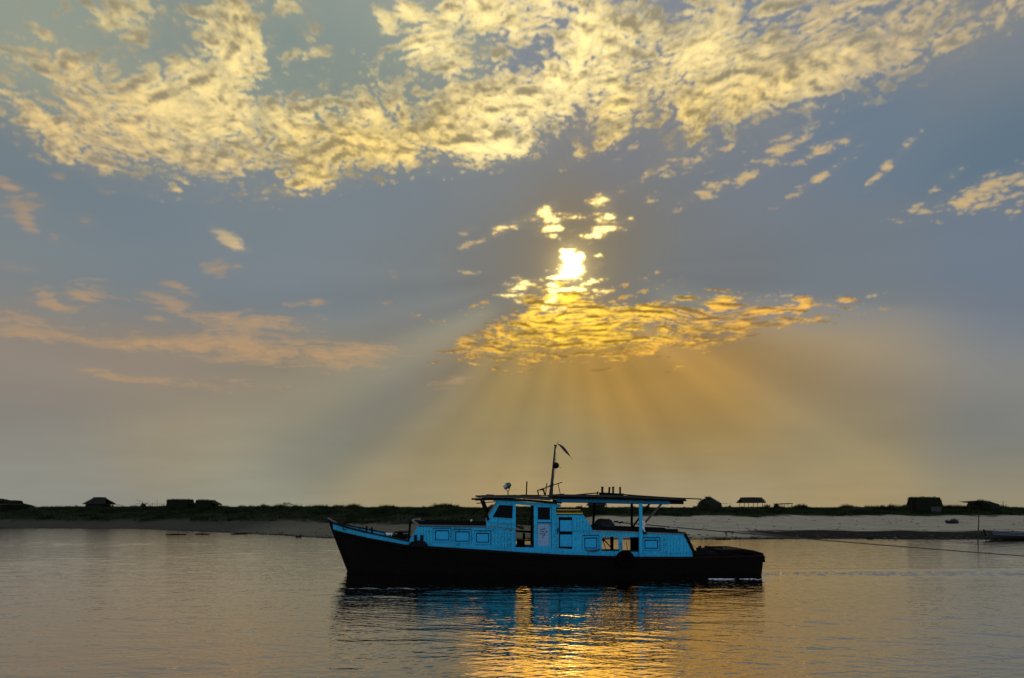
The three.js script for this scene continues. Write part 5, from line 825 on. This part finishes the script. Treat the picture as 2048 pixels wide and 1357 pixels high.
// thin broken streaks of flat pale flecks on the water beside the stern
{
  const r = rng(123), g = new THREE.SphereGeometry(1, 8, 6), list = [];
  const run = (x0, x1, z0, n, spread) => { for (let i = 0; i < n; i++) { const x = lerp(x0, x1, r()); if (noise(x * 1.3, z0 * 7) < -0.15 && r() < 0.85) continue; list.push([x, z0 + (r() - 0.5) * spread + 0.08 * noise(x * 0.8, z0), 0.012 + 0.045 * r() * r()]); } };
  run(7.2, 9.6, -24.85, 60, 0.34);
  const o = new THREE.InstancedMesh(g, std(RGB(0.75, 0.74, 0.70), 0.6), list.length), m = new THREE.Matrix4(), q = new THREE.Quaternion(); o.name = 'pale_flecks'; o.userData = { kind: 'stuff', label: 'thin broken streaks of pale flecks on the water along the boat', category: 'pale_flecks' };
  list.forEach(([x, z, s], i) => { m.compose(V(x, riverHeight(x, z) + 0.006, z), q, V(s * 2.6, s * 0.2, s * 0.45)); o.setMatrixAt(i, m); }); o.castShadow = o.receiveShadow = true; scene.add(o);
}
// ---------------------------------------------------------------- the helmsman
function figure(joints, bones, cell, mat, name, parent) {   // one continuous skin round tapered bones
  let lo = V(1e9, 1e9, 1e9), hi = V(-1e9, -1e9, -1e9); for (const k in joints) { const [x, y, z, r] = joints[k]; lo.min(V(x - r, y - r, z - r)); hi.max(V(x + r, y + r, z + r)); }
  const size = Math.max(hi.x - lo.x, hi.y - lo.y, hi.z - lo.z) * 1.12, N = Math.min(150, Math.ceil(size / cell)), c = lo.clone().add(hi).multiplyScalar(0.5), mc = new MarchingCubes(N, new THREE.MeshBasicMaterial(), false, false, 400000);
  mc.isolation = 0;
  const segs = bones.map(([a, b]) => { const p = V(...joints[a].slice(0, 3)), q = V(...joints[b].slice(0, 3)); return [p, q.clone().sub(p), joints[a][3], joints[b][3]]; });
  const P = V(0, 0, 0), T = V(0, 0, 0);
  for (let k = 0; k < N; k++) for (let j = 0; j < N; j++) for (let i = 0; i < N; i++) {
    P.set((i - N / 2) / (N / 2), (j - N / 2) / (N / 2), (k - N / 2) / (N / 2)).multiplyScalar(size / 2).add(c);
    let s = 0; const K = 42;
    for (const [p, d, r0, r1] of segs) { T.copy(P).sub(p); const L = d.lengthSq(), t = L > 1e-9 ? clamp(T.dot(d) / L) : 0, dist = T.addScaledVector(d, -t).length() - lerp(r0, r1, t); if (dist < 0.25) s += Math.exp(-K * dist); }
    mc.field[k * N * N + j * N + i] = s > 1e-9 ? Math.log(s) / K : -0.3;
  }
  mc.update();
  const g = new THREE.BufferGeometry(), n = mc.count; g.setAttribute('position', new THREE.Float32BufferAttribute(mc.positionArray.slice(0, n * 3), 3)); g.setAttribute('normal', new THREE.Float32BufferAttribute(mc.normalArray.slice(0, n * 3), 3));
  g.scale(size / 2, size / 2, size / 2); g.translate(c.x, c.y, c.z);
  return g;
}
{
  const t = thing('person', 'person in dark clothes standing in the wheelhouse doorway reaching to the right', 'person', onBoat(0.00, 0.83, 0.12));
  const J = { pelvis: [0, 0.84, 0, 0.125], belly: [0.0, 0.98, 0, 0.12], chest: [0.01, 1.18, 0, 0.135], shoulderN: [0.02, 1.30, 0.17, 0.062], shoulderF: [0.0, 1.30, -0.17, 0.062], neck: [0.01, 1.39, 0, 0.052], skull: [0.02, 1.50, 0, 0.088], crown: [0.015, 1.545, 0, 0.080], chin: [0.06, 1.455, 0, 0.055], nose: [0.113, 1.49, 0, 0.013],
    elbowN: [0.12, 1.05, 0.20, 0.043], wristN: [0.30, 1.00, 0.12, 0.029], elbowF: [-0.06, 1.03, -0.22, 0.043], wristF: [0.06, 0.86, -0.20, 0.029], hipN: [0.0, 0.80, 0.085, 0.09], hipF: [0.0, 0.80, -0.085, 0.09], kneeN: [0.05, 0.45, 0.10, 0.062], kneeF: [-0.03, 0.45, -0.10, 0.062], ankleN: [0.0, 0.09, 0.10, 0.042], ankleF: [-0.08, 0.09, -0.10, 0.042], toeN: [0.16, 0.035, 0.11, 0.034], toeF: [0.08, 0.035, -0.11, 0.034],
    palmN: [0.37, 0.99, 0.10, 0.030], palmF: [0.10, 0.79, -0.19, 0.030] };
  const B = [['pelvis', 'belly'], ['belly', 'chest'], ['chest', 'shoulderN'], ['chest', 'shoulderF'], ['chest', 'neck'], ['neck', 'skull'], ['skull', 'crown'], ['skull', 'chin'], ['skull', 'nose'], ['shoulderN', 'elbowN'], ['elbowN', 'wristN'], ['shoulderF', 'elbowF'], ['elbowF', 'wristF'], ['pelvis', 'hipN'], ['pelvis', 'hipF'], ['hipN', 'kneeN'], ['hipF', 'kneeF'], ['kneeN', 'ankleN'], ['kneeF', 'ankleF'], ['ankleN', 'toeN'], ['ankleF', 'toeF'], ['wristN', 'palmN'], ['wristF', 'palmF']];
  for (const [s, x, y, z, dx, dy] of [['N', 0.37, 0.99, 0.10, 0.045, -0.012], ['F', 0.10, 0.79, -0.19, 0.015, -0.045]]) for (let i = 0; i < 5; i++) { const o = (i - 2) * 0.019, l = [0.7, 0.95, 1.05, 0.98, 0.75][i], a = 'f' + s + i, b = 'g' + s + i, c = 'h' + s + i; J[a] = [x, y + (i === 0 ? 0.018 : 0), z + o, 0.011]; J[b] = [x + dx * l, y + dy * l + (i === 0 ? 0.02 : 0), z + o * 1.15, 0.010]; J[c] = [x + dx * 1.5 * l, y + dy * 1.5 * l - 0.028 * l, z + o * 1.1, 0.009]; B.push([a, b], [b, c]); }
  const body = part('body', figure(J, B, 0.0125), std(RGB(0.07, 0.042, 0.030), 0.6), t);
  const grow = (names, extra) => Object.fromEntries(names.map((k) => [k, [J[k][0], J[k][1], J[k][2], J[k][3] + extra]]));
  part('shirt', figure(grow(['pelvis', 'belly', 'chest', 'shoulderN', 'shoulderF', 'elbowN', 'elbowF'], 0.012), B.filter(([a, b]) => ['pelvis', 'belly', 'chest', 'shoulderN', 'shoulderF', 'elbowN', 'elbowF'].includes(a) && ['belly', 'chest', 'shoulderN', 'shoulderF', 'elbowN', 'elbowF'].includes(b)), 0.018), std(RGB(0.018, 0.018, 0.022), 0.9), t);
  part('trousers', figure(grow(['pelvis', 'hipN', 'hipF', 'kneeN', 'kneeF', 'ankleN', 'ankleF'], 0.012), B.filter(([a, b]) => ['pelvis', 'hipN', 'hipF', 'kneeN', 'kneeF'].includes(a) && ['hipN', 'hipF', 'kneeN', 'kneeF', 'ankleN', 'ankleF'].includes(b)), 0.018), std(RGB(0.012, 0.013, 0.017), 0.9), t);
  const hair = new THREE.SphereGeometry(0.099, 20, 14, 0, 6.2832, 0, 1.75); hair.rotateZ(0.45); hair.translate(0.008, 1.525, 0); part('hair', hair, std(RGB(0.006, 0.005, 0.005), 0.6), t);
  const eyes = []; for (const s of [-1, 1]) { const g = new THREE.SphereGeometry(0.012, 8, 6); g.translate(0.098, 1.505, s * 0.033); eyes.push(g); part('eye', g, std(RGB(0.3, 0.29, 0.28), 0.3), t); const e = new THREE.TorusGeometry(0.022, 0.008, 6, 12); e.rotateY(0.1); e.scale(0.7, 1.2, 1); e.translate(0.0, 1.49, s * 0.092); part('ear', e, body.material, t); }
  part('mouth', (() => { const g = new THREE.SphereGeometry(0.016, 8, 6); g.scale(0.5, 0.35, 1.3); g.translate(0.108, 1.452, 0); return g; })(), std(RGB(0.06, 0.025, 0.022), 0.5), t);
}

renderer.render(scene, camera);
